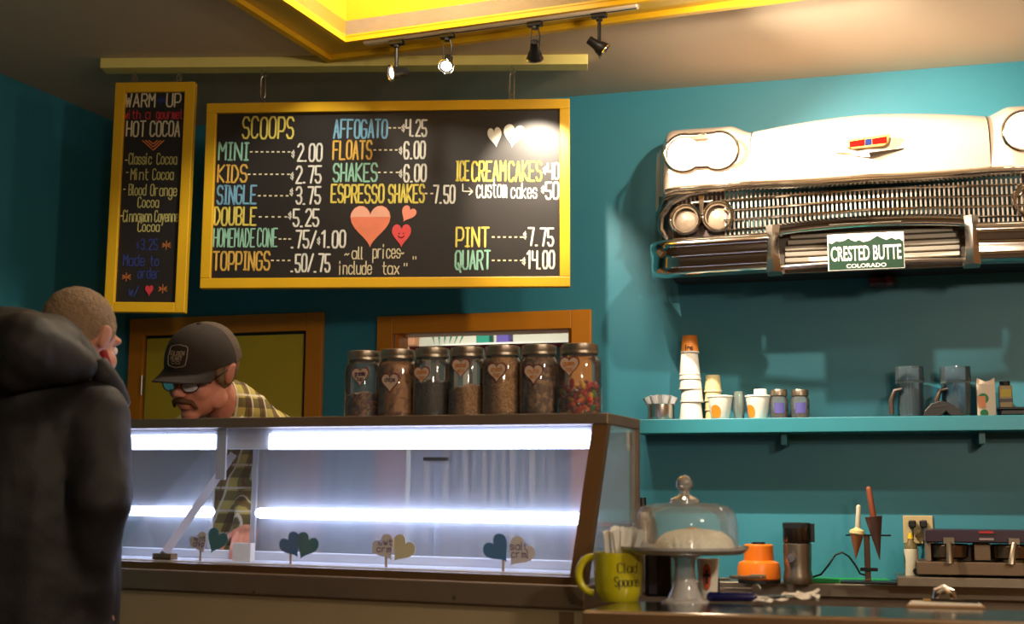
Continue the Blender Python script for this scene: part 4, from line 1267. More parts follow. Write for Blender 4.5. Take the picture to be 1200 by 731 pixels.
# tall stack of upturned cups
def paper_cup(name, label, loc, r, h, m, inv=True, group=None, band=None, bandlab=None, rim=WHITEP):
    t = Thing(name, label, 'cup', loc, -W.a, group)
    a, b = (r, r * .82) if inv else (r * .72, r)
    M = MB()
    if inv: M.lathe([(a * .93, 0), (a, .004), (b, h - .002), (b * .96, h), (b * .9, h - .008), (.001, h - .008)], n=28)
    else: M.lathe([(.001, .006), (a * .9, .006), (a * .96, 0), (a, .002), (b, h), (b * .95, h), (a * .92, .01)], n=28)
    t.part('cup_wall', M, m, smooth=True)
    M = MB(); z = .004 if inv else h - .002
    M.lathe([(r * .97, z - .004), (r * 1.035, z - .003), (r * 1.045, z), (r * 1.03, z + .003), (r * .97, z + .004)], n=28)
    t.part('rolled_rim', M, rim, smooth=True)
    return t
u, _ = sp(810, 480); bw = W.world(u, -OFF, sz1)
rr, _h = dims(797, 823.5, 480)
zz = 0; hs = [(414, 0), (427, 1), (440, -1), (455, 0), (470, 1)]
ctop = sp(810, 414)[1] - sz1
ch = .098
zlist = [0, ctop * .26, ctop * .45, ctop * .60, ctop * .74]
zlist = [min(z, ctop - ch) if i == 4 else z for i, z in enumerate(zlist)]
for k, z in enumerate(zlist):
    h_ = ch if k < 4 else ctop - z
    jx = (.0, .004, -.002, -.003, -.004)[k]
    tc_ = paper_cup('paper_cup', ['lowest', 'second lowest', 'middle', 'second highest', 'highest plain white'][k] + ' upturned paper cup of the tall stack on the shelf', bw + Vector((jx, 0, z)), rr * (1.03 - .03 * k), max(h_, .07), WHITEP, group='upturned white cups in the tall stack')
zt = sp(810, 393.5)[1] - sz1
tc_ = paper_cup('paper_cup', 'small orange printed cup upturned on top of the tall white stack', bw + Vector((-.002, 0, ctop)), .040, zt - ctop, mat('orange_cup', (238, 144, 50), .5, var=.12), group=None)
M = MB(); hh = zt - ctop; write(M, 'ice', -.012, hh * .12, .016, hh * .42, .004, y=-.0385, ytop=8)
tc_.part('cup_print', M, mat('dark_print', (40, 36, 48), .6))
M = MB(); M.lathe([(.0295, hh * .9), (.0288, hh)], n=28); tc_.part('pale_band', M, WHITEP, smooth=True)
# short stack of yellow sample cups
u, _ = sp(836, 480, .08); bw = W.world(u, -.08, sz1); rr, ht = dims(826, 846.5, 440, .08)
for k in range(4):
    z = (ht - .075) * k / 3
    paper_cup('sample_cup', ['lowest', 'second', 'third', 'topmost'][k] + ' cream patterned cup of the short upturned stack', bw + Vector((0, 0, z)), rr * .98, .075, mat('cream_pattern_cup', (206, 190, 138), .6, var=.2, scale=60), group='cream cups in the short stack', rim=mat('cream_rim', (214, 204, 170), .6))
def logo_cup(px0, px1, top, lox, lab, off=.13):
    r, h = dims(px0, px1, top, off); pc = (px0 + px1) / 2; u = sp(pc, 480, off)[0]
    t = paper_cup('paper_cup', lab, W.world(u, -off, sz1), r, h, WHITEP, inv=False)
    M = MB(); n_ = 14; rows = []
    # orange disc wrapped round the cup
    R0 = h * .30; cz = h * .30; ca = lox
    for i in range(n_ + 1):
        x = -1 + 2 * i / n_; hz_ = math.sqrt(max(0, 1 - x * x)) * R0
        a_ = -PI / 2 + ca + x * R0 / r
        row = []
        for zz_ in (cz - hz_, cz + hz_):
            zz_ = max(.006, zz_); rr_ = r * (.72 + .28 * zz_ / h) + .0012
            row.append((rr_ * math.cos(a_), rr_ * math.sin(a_), zz_))
        rows.append(row)
    M.grid(rows); t.part('orange_logo', M, ORC, label='round orange print')
    M = MB(); M.box(-.010 + ca * r, .004 + ca * r, -r * .82, -r * .80, h * .3, h * .5)
    return t, u, h, r
logo_cup(829, 859, 464.5, -.35, 'upright white paper cup with orange disc, left of the green tumbler')
t, u, h_, r_ = logo_cup(873.5, 903, 464, -.75, 'upright white paper cup with orange disc, right of the green tumbler')
paper_cup('sample_cup', 'tiny plain white cup upturned inside the right-hand logo cup', W.world(u + .012, -.13, sz1 + h_ * .45), r_ * .62, sp(892, 456, .13)[1] - sz1 - h_ * .45, WHITEP)
# green glass tumbler
r, h = dims(859, 872.5, 459)
t = on_shelf('glass_tumbler', 'narrow green-tinted glass tumbler between the two logo cups', 'glass', 866)
M = MB(); M.lathe([(r * .8, 0), (r * .85, .004), (r * 1.1, h * .5), (r * .9, h * .85), (r * .8, h), (r * .74, h), (r * .8, h * .8), (r * .75, .008), (.001, .008)], n=24, cap0=True)
t.part('tumbler_wall', M, glass('green_glass', (.62, .86, .74), haze=.12, refl=1.6), smooth=True)
# two spice jars
for k, (x0, x1) in enumerate(((902, 924), (926.5, 949))):
    r, h = dims(x0, x1, 457); hb = h * .82
    t = on_shelf('spice_jar', ['small spice jar with steel lid, left one of the pair on the shelf', 'small spice jar with steel lid, right one of the pair on the shelf'][k], 'jar', (x0 + x1) / 2, group='spice jars on the teal shelf')
    M = MB(); M.lathe([(r * .92, 0), (r, .005), (r, hb * .8), (r * .82, hb * .93), (r * .82, hb)], n=24, cap0=True); t.part('glass', M, GLASSJ, smooth=True)
    M = MB(); M.lathe([(r * .86, hb * .96), (r * .92, hb * .97), (r * .92, h - .004), (r * .88, h)], n=24, cap1=True); t.part('lid', M, STEEL, smooth=True)
    M = MB(); M.lathe([(r * .9, .003), (r * .9, hb * (.32 + .08 * k))], n=20, cap0=True, cap1=True); c_ = t.part('contents', M, mat('orange_spice', (170, 92, 42), .8, var=.2)); c_['kind'] = 'stuff'
    M = MB(); rows = []
    for i in range(9):
        a_ = -PI / 2 + (-.55 + 1.1 * i / 8) + .1; rows.append([((r + .001) * math.cos(a_), (r + .001) * math.sin(a_), hb * .22), ((r + .001) * math.cos(a_), (r + .001) * math.sin(a_), hb * .66)])
    t.part('jar_label', M.grid(rows), mat('violet_label', (78, 72, 140), .6))
# two clear blender pitchers
for k, (x0, x1) in enumerate(((1050, 1084.5), (1103, 1139.5))):
    r, h = dims(x0, x1, 430.5, .12)
    t = on_shelf('blender_pitcher', ['clear pitcher with dark hooked handle, left of the two on the shelf', 'clear pitcher with dark hooked handle, right one behind the black lid'][k], 'pitcher', (x0 + x1) / 2, group='clear pitchers on the teal shelf')
    M = MB(); hm = h * .68
    M.lathe([(r * .84, 0), (r * .90, .01), (r * .96, hm), (r * 1.0, hm + .008), (r, h), (r * .97, h), (r * .94, hm + .010), (r * .86, .012)], n=30, cap0=True); t.part('pitcher_wall', M, glass('smoky_pitcher', (.62, .76, .84), haze=.10, refl=1.8, hazecol=(.5, .66, .74)), smooth=True, sharp=50)
    M = MB(); M.lathe([(r * .962, hm - .002), (r * .985, hm + .003), (r * .962, hm + .009)], n=30); t.part('seam_ring', M, mat('grey_seam', (84, 104, 108), .4), smooth=True)
    M = MB(); M.tube([(-r * .55, -r * .86, hm - .028), (-r * 1.05, -r * .80, hm - .034), (-r * 1.30, -r * .75, hm - .07), (-r * 1.32, -r * .75, h * .20), (-r * 1.32, -r * .75, .012)], [.008, .010, .011, .011, .010], 10)
    t.part('handle', M, mat('dark_brown_handle', (66, 50, 42), .35), smooth=True)
    M = MB(); M.cyl((0, 0, .01), (0, 0, hm), .006, n=10); M.box(-.012, -.006, -.01, .01, .01, hm); t.part('stir_column', M, glass('pale_column', (.85, .9, .92), haze=.4, refl=1.5))
# black rubber lid leaning in front of the right pitcher
r, h = dims(1081, 1130, 469, .19)
t = on_shelf('rubber_lid', 'low black domed lid with a notch, in front of the right pitcher', 'lid', 1105.5, .165)
pl_ = [(-r, 0), (-r * .92, h * .35), (-r * .6, h * .8), (-r * .1, h), (r * .3, h * .85), (r * .75, h * .42), (r * 1.05, .004), (r * .98, 0), (r * .34, 0), (r * .12, h * .30), (-.004, h * .10), (-r * .1, 0)]
t.part('lid_dome', MB().prism(pl_, -.02, .02), BLACK, bevel=.004)
t.part('lid_rib', MB().prism([(-r * .5, h * .62), (r * .2, h * .72), (r * .2, h * .66), (-r * .5, h * .55)], -.023, -.019), mat('lid_grey', (46, 42, 40), .5))
# small milk carton
r, h = dims(1145, 1166.5, 443)
t = on_shelf('milk_carton', 'small white carton with a green round print, between pitcher and dark bottle', 'carton', 1156)
t.part('carton_body', MB().box(-r, r, -r * .7, r * .7, 0, h * .84), mat('carton_white', (214, 196, 176), .6), bevel=.002)
t.part('gable_top', MB().prism([(-r, h * .84), (r, h * .84), (r, h), (r * .5, h * .93), (0, h * .90), (-r * .5, h * .95), (-r * .9, h)], -r * .25, r * .25), mat('carton_white', (214, 196, 176), .6))
M = MB(); M.cyl((-r * .35, -r * .70, h * .46), (-r * .35, -r * .74, h * .46), r * .60, n=24); t.part('green_print', M, mat('print_green', (24, 120, 70), .5), label='round green print')
M = MB(); M.box(-r * .95, -r * .1, -r * .77, -r * .74, h * .22, h * .52); t.part('orange_print', M, mat('print_orange', (214, 134, 90), .5))
M = MB(); M.cyl((-r * .3, -r * .70, h * .08), (-r * .3, -r * .73, h * .08), r * .45, n=20); t.part('green_print', M, mat('print_green', (24, 120, 70), .5))
# dark narrow bottle
r, h = dims(1171, 1186.5, 447)
t = on_shelf('sauce_bottle', 'small dark bottle with a yellow label near the right end of the shelf', 'bottle', 1179)
t.part('bottle_body', MB().box(-r, r, -r * .8, r * .8, 0, h * .88), mat('olive_bottle', (140, 120, 72), .4), bevel=.004)
t.part('cap', MB().cyl((0, 0, h * .88), (0, 0, h), r * .8, n=16), BLACK)
t.part('label_band', MB().box(-r * 1.02, r * 1.02, -r * .84, -r * .8, h * .40, h * .5), BLACK)
t.part('label_face', MB().box(-r * .8, r * .8, -r * .84, -r * .8, h * .55, h * .76), mat('yellow_label', (186, 160, 62), .6))
# black flat tray at the far right
t = on_shelf('black_tray', 'flat black tray at the right end of the teal shelf', 'tray', 1200, .1)
t.part('tray_body', MB().box(-.10, .2, -.06, .06, 0, .03), BLACK, bevel=.008)
t.part('tray_rim', MB().box(-.105, .205, -.065, .065, .026, .036), BLACKM, bevel=.003)

# switch plate beside the case, wall outlet
u, z = W.on(741, 513, .01)
t = fthing(W, 'light_switch', 'cream wall switch plate just below the left end of the teal shelf', 'light switch', (u, 0, z - .06))
t.part('plate', MB().box(u - .028, u + .024, -.008, -.0005, z - .06, z + .056), mat('cream_plate', (206, 190, 154), .5), bevel=.003)
t.part('rocker', MB().box(u - .009, u + .009, -.013, -.008, z - .018, z + .014), mat('cream_rocker', (222, 206, 172), .4), bevel=.002)
u0, z0 = W.on(1060, 664, .01); u1, z1 = W.on(1093, 603, .01)
t = fthing(W, 'wall_outlet', 'beige double wall outlet plate with two black plugs above the back counter', 'outlet', ((u0 + u1) / 2, 0, 1.0))
zo1, zo0 = W.on(1076, 604, .01)[1], W.on(1076, 637, .01)[1]
t.e.location.z = zo0; t.org = ((u0 + u1) / 2, 0, zo0)
t.part('plate', MB().box(u0, u1, -.008, -.0005, zo0, zo1), mat('beige_plate', (190, 168, 122), .5), bevel=.003)
for px in (1069, 1082):
    u, z = W.on(px, 614, .03)
    pg = t.part('plug', MB().box(u - .015, u + .015, -.045, -.008, z - .014, z + .016), BLACK, bevel=.005)
    t.part('plug_cord', MB().tube([(u, -.035, z - .012), (u + .002, -.04, z - .05), (u - .004, -.035, zo0 - .02)], .0035, 8), BLACK, pg, smooth=True)

# ================================================================== BACK COUNTER
BZ = .86
bp = atZ(960, 683, BZ)
BC = Frame(W.ox, W.oy, 15.4)
bf = -BC.loc(bp)[1]                       # distance of the front edge from the wall
bzlow = BC.on(960, 699, bf)[1]
bl = BC.on(838, 690, bf)[0] - .9
t = fthing(BC, 'back_counter', 'stainless steel work counter along the back wall behind the cake stand', 'counter', (bl, 0, 0))
t.part('worktop', MB().box(bl, 2.35, -bf, -.002, BZ - .03, BZ), STEEL, bevel=.004)
t.part('front_band', MB().box(bl, 2.35, -bf - .006, -bf + .02, bzlow, BZ - .002), STEEL, bevel=.004)
t.part('cabinet_body', MB().box(bl + .03, 2.3, -bf + .05, -.01, 0, BZ - .03), STEELD)
for k in range(4):
    t.part('cabinet_door', MB().box(bl + .08 + .78 * k, bl + .80 + .78 * k, -bf + .035, -bf + .05, .08, BZ - .10), STEEL, bevel=.003)
def bc(px, py, z=BZ):
    """(u, off) of a point on the back counter"""
    p = BC.loc(atZ(px, py, z)); return p[0], -p[1]
def on_bc(name, label, cat, px, off, group=None, rz=0):
    u = BC.on(px, 670, off)[0]
    return Thing(name, label, cat, BC.world(u, -off, BZ), -BC.a + rz, group)
def bd(px0, px1, py, off):
    a, b = BC.on(px0, py, off), BC.on(px1, py, off)
    return (b[0] - a[0]) / 2, a[1] - BZ
def bh(px, py, off): return BC.on(px, py, off)[1] - BZ
# orange juicer/blender base
o_ = .25
r, h = bd(864, 915, 637, o_)
t = on_bc('juicer', 'bright orange rounded appliance base behind the cake stand', 'appliance', 889.5, o_)
hm = bh(889, 659, o_); r2 = bd(872, 907, 650, o_)[0]
M = MB(); M.lathe([(r * .92, .012), (r, .02), (r * 1.0, hm * .75), (r * .93, hm), (r2 * 1.02, hm * 1.12), (r2, h - .006), (r2 * .9, h), (.001, h)], n=32)
t.part('housing', M, mat('orange_plastic', (226, 116, 24), .35, coat=.3), smooth=True)
M = MB(); M.lathe([(r * .98, 0), (r * .98, .014)], n=32, cap0=True, cap1=True); t.part('foot_ring', M, BLACK)
t.part('control_slot', MB().box(-.03, .035, -r * 1.02, -r * .96, hm * .32, hm * .48), mat('grey_slot', (120, 92, 66), .4), bevel=.003)
M = MB(); M.cyl((0, 0, h), (0, 0, h + .008), r2 * .45, n=16); t.part('drive_socket', M, BLACK)
# coffee grinder
r, h = bd(918, 952, 612, o_)
t = on_bc('coffee_grinder', 'upright brushed steel grinder with black lid, right of the orange base', 'grinder', 935, o_)
hm = bh(935, 636, o_)
M = MB(); M.lathe([(r * .96, 0), (r, .006), (r, hm * .2), (r * .93, hm * .35), (r * .97, hm * .6), (r, hm - .004), (r * .9, hm)], n=32, cap0=True); t.part('motor_body', M, STEEL, smooth=True)
M = MB(); M.lathe([(r * .95, hm + .001), (r * .98, hm + .006), (r * .98, h - .02)], n=32); t.part('steel_cup', M, mat('dark_reflecting_steel', (96, 84, 74), .22, .95), smooth=True)
M = MB(); M.lathe([(r * .99, h - .022), (r * 1.0, h - .004), (r * .9, h)], n=32, cap1=True); M.box(r * .75, r * 1.22, -.02, .02, hm + .004, h - .004); t.part('lid', M, mat('smoked_lid', (38, 40, 42), .25), smooth=True)
M = MB(); M.cyl((-r * .35, -r * .92, hm * .64), (-r * .37, -r * 1.10, hm * .64), .017, n=16); t.part('knob', M, CHROMES, smooth=True)
# green cutting mat
g0, g1 = bc(932, 682.5), bc(1047, 683); g2 = bc(940, 675.5)
t = Thing('cutting_mat', 'thin green mat lying on the back counter below the cone stand', 'mat', BC.world(g0[0], -bf + .0 + .01, BZ), -BC.a)
t.part('mat_sheet', MB().slab([(0, .0), (g1[0] - g0[0], 0), (g1[0] - g0[0] - .03, .20), (.02, .20)], 0, .014), mat('mat_green', (10, 140, 60), .6), bevel=.002)
t.part('mat_edge', MB().box(g1[0] - g0[0] - .012, g1[0] - g0[0] + .03, .0, .03, .002, .018), BLACK, bevel=.004)
# cone roller stand with two cones
o_ = .27
u0 = BC.on(1015, 670, o_)[0]
t = on_bc('cone_stand', 'dark metal stand with an arm holding two rolling cones', 'stand', 1015, o_)
t.part('base_plate', MB().box(BC.on(985, 670, o_)[0] - u0, BC.on(1057, 670, o_)[0] - u0, -.07, .07, .009, .018), BLACKM, bevel=.003)
pc = BC.on(1016, 640, o_)[0] - u0; zt = bh(1016, 627, o_)
t.part('post', MB().box(pc - .012, pc + .012, -.008, .008, .018, zt), mat('brownish_steel', (118, 92, 80), .35, .8), bevel=.002)
t.part('collar', MB().box(pc - .03, pc + .04, -.02, .02, bh(1016, 669, o_), bh(1016, 665, o_)), BLACKM, bevel=.002)
M = MB(); x0, x1 = BC.on(991, 627, o_)[0] - u0, BC.on(1044, 627, o_)[0] - u0
M.box(x0, x1, -.012, .012, zt - .003, zt + .003); t.part('holder_arm', M, BLACKM)
def cone_thing(px_tip, py_tip, px_l, px_r, py_top, label, m, off=.27):
    ut = BC.on(px_tip, py_tip, off)[0]; zt_ = bh(px_tip, py_tip, off); uc_ = BC.on((px_l + px_r) / 2, py_top, off)[0]; zc_ = bh(px_l, py_top, off); r_ = bd(px_l, px_r, py_top, off)[0]
    return ut, zt_, uc_, zc_, r_
ut, zt_, uc_, zc_, r_ = cone_thing(1003, 655, 996, 1012.5, 626, '', None, .31)
t = Thing('cone_form', 'small brown cone with a cream rim and white handle, left in the stand', 'cone roller', BC.world(ut, -.31, BZ + zt_), -BC.a)
M = MB(); ax = Vector((uc_ - ut, 0, zc_ - zt_)); L_ = ax.length
M.lathe([(.001, 0), (r_ * .98, L_), (.001, L_ + .001)], (0, 0, 0), 20, axis=ax); t.part('cone_body', M, mat('brown_cone', (136, 82, 50), .6, var=.15), smooth=True)
M = MB(); M.lathe([(r_ * .95, L_ - .002), (r_ * 1.12, L_ + .004), (r_ * 1.05, L_ + .016), (r_ * .5, L_ + .024), (.008, L_ + .03)], (0, 0, 0), 20, axis=ax); t.part('cream_rim', M, mat('cream_plastic', (214, 196, 140), .5), smooth=True)
a = BC.on(1005, 618, .31)[0]; b = BC.on(1006, 592, .31)
M = MB(); M.capsule((a - ut, 0, L_ + .018), (b[0] - ut, 0, b[1] - BZ - zt_ - .006), .0105, .0095); t.part('handle', M, mat('offwhite_handle', (206, 200, 176), .5), smooth=True)
ut, zt_, uc_, zc_, r_ = cone_thing(1031, 656, 1013, 1034, 605, '', None, .31)
t = Thing('cone_form', 'large dark brown cone with a wooden handle, leaning right in the stand', 'cone roller', BC.world(ut, -.31, BZ + zt_), -BC.a)
M = MB(); ax = Vector((uc_ - ut, 0, zc_ - zt_)); L_ = ax.length
M.lathe([(.001, 0), (r_, L_), (.001, L_ + .002)], (0, 0, 0), 22, axis=ax); t.part('cone_body', M, mat('dark_cone', (76, 50, 42), .5, var=.2), smooth=True)
b = BC.on(1018, 571, .31)
M = MB(); M.capsule((uc_ - ut, 0, zc_ - zt_), (b[0] - ut - .0, 0, b[1] - BZ - zt_ - .006), .0125, .011); t.part('handle', M, mat('red_brown_wood', (142, 74, 46), .5, var=.15), smooth=True)
# black power cable curling between grinder and stand
t_ = on_bc('power_cable', 'thin black power cable arching over the counter left of the cone stand', 'cable', 960, .2)
uo = BC.on(960, 670, .2)[0]
M = MB(); pts = []
for px, py in ((952, 676), (962, 673), (971, 662), (979, 650), (987, 647), (995, 652), (1003, 663), (1008, 672), (1018, 675)):
    a, z = BC.on(px, py, .2); pts.append((a - uo, 0, max(z - BZ, .006)))
t_.part('cable', M.tube(pts, .0042, 8), BLACK, smooth=True)
# soap bottle and white jug beside the outlet
o_ = .24
r, h = bd(1060, 1077, 644, o_)
t = on_bc('white_bottle', 'white squeeze bottle with yellow tip in front of the wall outlet', 'bottle', 1068.5, o_)
M = MB(); M.lathe([(r * .95, 0), (r, .006), (r, h), (r * .95, h + .004)], n=24, cap0=True, cap1=True); t.part('label_sleeve', M, mat('bottle_white', (190, 184, 160), .6), smooth=True)
h2 = bh(1068, 631, o_); M = MB(); M.lathe([(r * .95, h + .004), (r * .92, h + .016), (r * .45, h2 - .01), (r * .4, h2)], n=24, cap1=True); t.part('shoulder', M, mat('olive_clear', (110, 96, 60), .3), smooth=True)
h3 = bh(1068, 626, o_); M = MB(); M.cyl((0, 0, h2), (0, 0, h3 + .006), r * .42, r * .25, n=14); t.part('tip', M, mat('yellow_tip', (226, 186, 30), .4), smooth=True)
M = MB(); M.cyl((r * .55, -r * .9, h * .42), (r * .55, -r * 1.02, h * .42), r * .42, n=18); t.part('dark_dot', M, BLACK)
# espresso machine
o_ = .33
t = on_bc('espresso_machine', 'low two-group espresso machine with dark purple top, far right of the back counter', 'coffee machine', 1090, o_)
uo = BC.on(1090, 670, o_)[0]
def em(px, off=o_): return BC.on(px, 650, off)[0] - uo
def emz(py, px=1140, off=o_): return bh(px, py, off)
XR = em(1330)
t.part('base_tray', MB().box(em(1050), XR, -.04, .26, .004, emz(676.5)), STEEL, bevel=.004)
t.part('drip_front', MB().box(em(1074), XR, -.02, .26, emz(674), emz(658.5)), mat('warm_dull_steel', (124, 104, 84), .4, .7), bevel=.004)
t.part('back_body', MB().box(em(1090), XR, .08, .26, emz(658), emz(640)), mat('machine_dark', (60, 48, 42), .4, .5))
t.part('top_hood', MB().box(em(1085), XR, -.02, .26, emz(636), emz(621)), mat('purple_black_enamel', (50, 34, 48), .3), bevel=.005)
t.part('side_column', MB().box(em(1086), em(1091), .0, .2, emz(658), emz(636)), STEELD)
for k, px in enumerate((1112, 1188)):
    M = MB(); M.lathe([(.075, 0), (.08, -.006), (.078, -.05), (.06, -.058)], (em(px), .06, emz(638)), 24, cap1=True); t.part('group_head', M, mat('worn_chrome', (130, 112, 92), .25, .9), smooth=True)
    M = MB(); M.lathe([(.05, 0), (.05, -.03)], (em(px), .06, emz(652)), 20, cap1=True, cap0=True); t.part('portafilter_basket', M, STEEL, smooth=True)
    xk = em(px + (0 if k == 0 else -3))
    M = MB(); M.box(em(px) - .02, em(px) + .02, -.045, .0, emz(637), emz(630)); M.tube([(em(px), -.04, emz(636)), (xk, -.055, emz(648)), (xk - .006 * k, -.06, emz(660))], [.011, .012, .015], 10)
    t.part('lever_handle', M, mat('grey_lever', (140, 128, 112), .3, .8), smooth=True)
t.part('centre_block', MB().box(em(1142), em(1162), .03, .1, emz(657), emz(637)), mat('tan_steel', (140, 118, 94), .4, .6), bevel=.003)
t.part('red_badge', MB().box(em(1148), em(1165), -.024, -.02, emz(624.5), emz(622)), mat('red_badge', (170, 40, 40), .5))
t.part('grey_badge', MB().box(em(1148), em(1165), -.024, -.02, emz(632.5), emz(630)), mat('grey_badge', (150, 130, 130), .5))
# steel thermos with black top behind the dome
r, h = bd(735, 765, 599, .25)
t = on_bc('thermal_pitcher', 'rounded steel thermal pitcher with black top, half hidden behind the glass dome', 'pitcher', 754, .25)
M = MB(); M.lathe([(r * .9, 0), (r * 1.25, .03), (r * 1.3, h * .55), (r * 1.05, h * .85), (r * .7, h)], n=30, cap0=True); t.part('steel_body', M, STEEL, smooth=True)
h2 = bh(757, 583, .25); M = MB(); M.lathe([(r * .72, h - .004), (r * .72, h + .012), (r * .3, h + .02), (r * .25, h2)], n=24, cap1=True); t.part('black_top', M, BLACK, smooth=True)
M = MB(); M.tube([(-r * .6, -.02, h), (-r * 1.35, -.02, h * .92), (-r * 1.6, -.02, h * .6), (-r * 1.3, -.02, h * .3)], .011, 10); t.part('handle', M, BLACK, smooth=True)

# ================================================================== FRONT COUNTER LEDGE AND ITS THINGS
LZ = .977
p = atZ(684, 715, LZ)
Lf = Frame(p.x, p.y, 14.6)
LD = .27
lz0 = Lf.on(800, 742)[1]
t = fthing(Lf, 'front_counter', 'steel-topped front counter ledge, lower right, carrying the cake stand', 'counter', (.02, 0, 0))
SK = math.tan(C.a - Lf.a)
t.part('worktop', MB().slab([(0, 0), (2.6, 0), (2.6, LD), (LD * SK, LD)], LZ - .02, LZ), mat('polished_steel_top', (168, 158, 144), .16, .95, var=.08, scale=8), bevel=.003)
t.part('front_band', MB().box(-.002, 2.6, -.006, .01, LZ - .07, LZ - .003), mat('bronze_band', (140, 112, 82), .35, .7), bevel=.003)
t.part('counter_body', MB().box(.12, 2.6, .03, LD - .03, 0, LZ - .02), CREAM)
def on_l(name, label, cat, px, py, group=None, rz=0):
    return Thing(name, label, cat, atZ(px, py, LZ), -Lf.a + rz, group)
def lpx(px, py):  # metres per pixel there
    return atZ(px, py, LZ).y / F
# yellow mug
s_ = lpx(727, 706); R_ = 29.5 * s_ * 1.0; Hm = 56 * s_
t = on_l('mug', 'large lime-yellow mug with black writing, full of plastic spoons, left end of the counter', 'mug', 725, 704)
YM = mat('lime_yellow_glaze', (206, 196, 30), .25, coat=.4)
M = MB(); M.lathe([(.001, .002), (R_ * .72, 0), (R_ * .78, .004), (R_ * .90, Hm * .22), (R_ * .98, Hm * .6), (R_, Hm), (R_ * .95, Hm), (R_ * .92, Hm * .5), (R_ * .7, .010), (.001, .010)], n=40)
t.part('mug_body', M, YM, smooth=True)
hp = []
for k in range(17):
    a_ = R(75 + 195 * k / 16); hp.append((-R_ * (.95 + .0) + R_ * .62 * math.cos(a_), -.012, Hm * (.55 + .36 * math.sin(a_) - .03 * k / 16)))
M = MB(); M.tube(hp, [.0075 + .0015 * math.sin(PI * k / 16) for k in range(17)], 12)
t.part('mug_handle', M, YM, smooth=True)
for j, (tx, x0, x1, zz_) in enumerate((('Clad', .05, .95, .60), ('Spoons', -.08, 1.1, .32))):
    M = MB(); write(M, tx, x0, 0, x1, 1, .05, ytop=8)
    vs = []
    for v_ in M.v:
        a_ = -PI / 2 + v_[0] * .92 + .10
        z_ = Hm * zz_ + v_[2] * Hm * .2; rr_ = R_ * (.90 + .09 * min(1, max(0, (z_ / Hm - .22) / .5))) + .0012
        vs.append((rr_ * math.cos(a_), rr_ * math.sin(a_), z_))
    M.v = vs; M.f = [tuple(f_) for f_ in M.f]
    t.part('mug_lettering', M, mat('black_glaze', (24, 22, 20), .4))
mugp = atZ(725, 704, LZ)
sp0 = None; rnd = random.Random(11)
for k in range(16):
    a_ = 2 * PI * k / 16 + .2; rr_ = .010 + .022 * ((k * 7) % 5) / 5
    loc = mugp + Vector((rr_ * math.cos(a_) * .8, rr_ * math.sin(a_) * .8, .014))
    if sp0 is None:
        sp0 = Thing('plastic_spoon', 'white plastic spoon standing handle up in the yellow mug', 'spoon', loc, 0, 'plastic spoons in the yellow mug')
        M = MB(); M.prism([(-.004, .035), (.004, .035), (.0075, .13), (.010, Hm + .040), (0, Hm + .044), (-.010, Hm + .040), (-.0075, .13)], -.001, .001)
        sp0.part('handle', M, mat('translucent_white_plastic', (240, 238, 232), .35))
        M = MB(); M.ell((0, 0, .022), (.013, .004, .02), 12, 8); sp0.part('bowl', M, mat('translucent_white_plastic', (240, 238, 232), .35), smooth=True)
        e = sp0.e
    else: e = dup(sp0.e, loc)
    dx = (-.10 + .48 * ((k * 5) % 16) / 15)
    e.rotation_euler = (rnd.uniform(-.14, .14), dx, rnd.uniform(-.4, .4))
    e.scale = (1, 1, .94 + .08 * rnd.random())
# black napkin dispenser behind the mug
s_ = lpx(772, 700)
t = on_l('napkin_box', 'black and grey box standing between the yellow mug and the cake stand', 'box', 768, 698)
t.part('box_body', MB().box(-.020, .042, -.03, .04, 0, 52 * s_), mat('gloss_black_box', (20, 19, 24), .2), bevel=.003)
t.part('grey_face', MB().box(-.010, .008, -.032, -.03, .006, 48 * s_), mat('violet_grey_face', (70, 66, 84), .3))
# cake stand, cake, dome
s_ = lpx(803, 706)
cp = atZ(803, 705, LZ)
t = on_l('cake_stand', 'clear glass pedestal cake stand at the centre of the counter', 'cake stand', 803, 705)
Hp = (705 - 651) * s_
CUTG = glass('cut_glass', (.84, .88, .90), haze=.52, rough=.08, refl=1.4, hazecol=(.92, .9, .88))
M = MB(); M.lathe([(28 * s_, 0), (27.5 * s_, .004), (20 * s_, .010), (15 * s_, .03), (12.5 * s_, Hp * .55), (12 * s_, Hp * .85), (14 * s_, Hp * .93), (20 * s_, Hp - .002)], n=32)
t.part('pedestal', M, CUTG, smooth=True)
M = MB(); M.lathe([(.001, Hp - .001), (40 * s_, Hp), (66 * s_, Hp + .002), (73 * s_, Hp + .012), (74 * s_, Hp + .018), (72 * s_, Hp + .018), (65 * s_, Hp + .008), (.001, Hp + .006)], n=48)
t.part('plate', M, CUTG, smooth=True)
zc = LZ + Hp + .0065
ck = Thing('cake', 'whole white frosted dome cake under the glass cover', 'cake', Vector((cp.x + 12 * s_, cp.y, zc)), -Lf.a)
rc = 46 * s_; hc = 26 * s_
M = MB(); prof = []
for k in range(13):
    a_ = PI / 2 * k / 12; prof.append((rc * math.cos(a_) ** .7 if k < 12 else .001, hc * (.12 + .88 * math.sin(a_) ** .9)))
M.lathe([(rc * .97, 0), (rc, hc * .06)] + prof, n=40, cap0=True)
co_ = ck.part('sponge', M, mat('coconut_frosting', (242, 236, 216), .8, var=.08, scale=60, bump=.9, bscale=70), smooth=True)
M = MB(); M.lathe([(.001, hc + .002), (.012, hc + .003), (.016, hc - .001)], (-.005, 0, 0), 16); ck.part('topping_crumb', M, mat('toasted_crumb', (196, 158, 100), .8), smooth=True)
dm = Thing('glass_dome', 'clear glass dome cover with round knob over the cake', 'dome', Vector((cp.x + 1 * s_, cp.y, LZ + Hp + .0065)), -Lf.a)
rd = 61.5 * s_; hd = 56 * s_
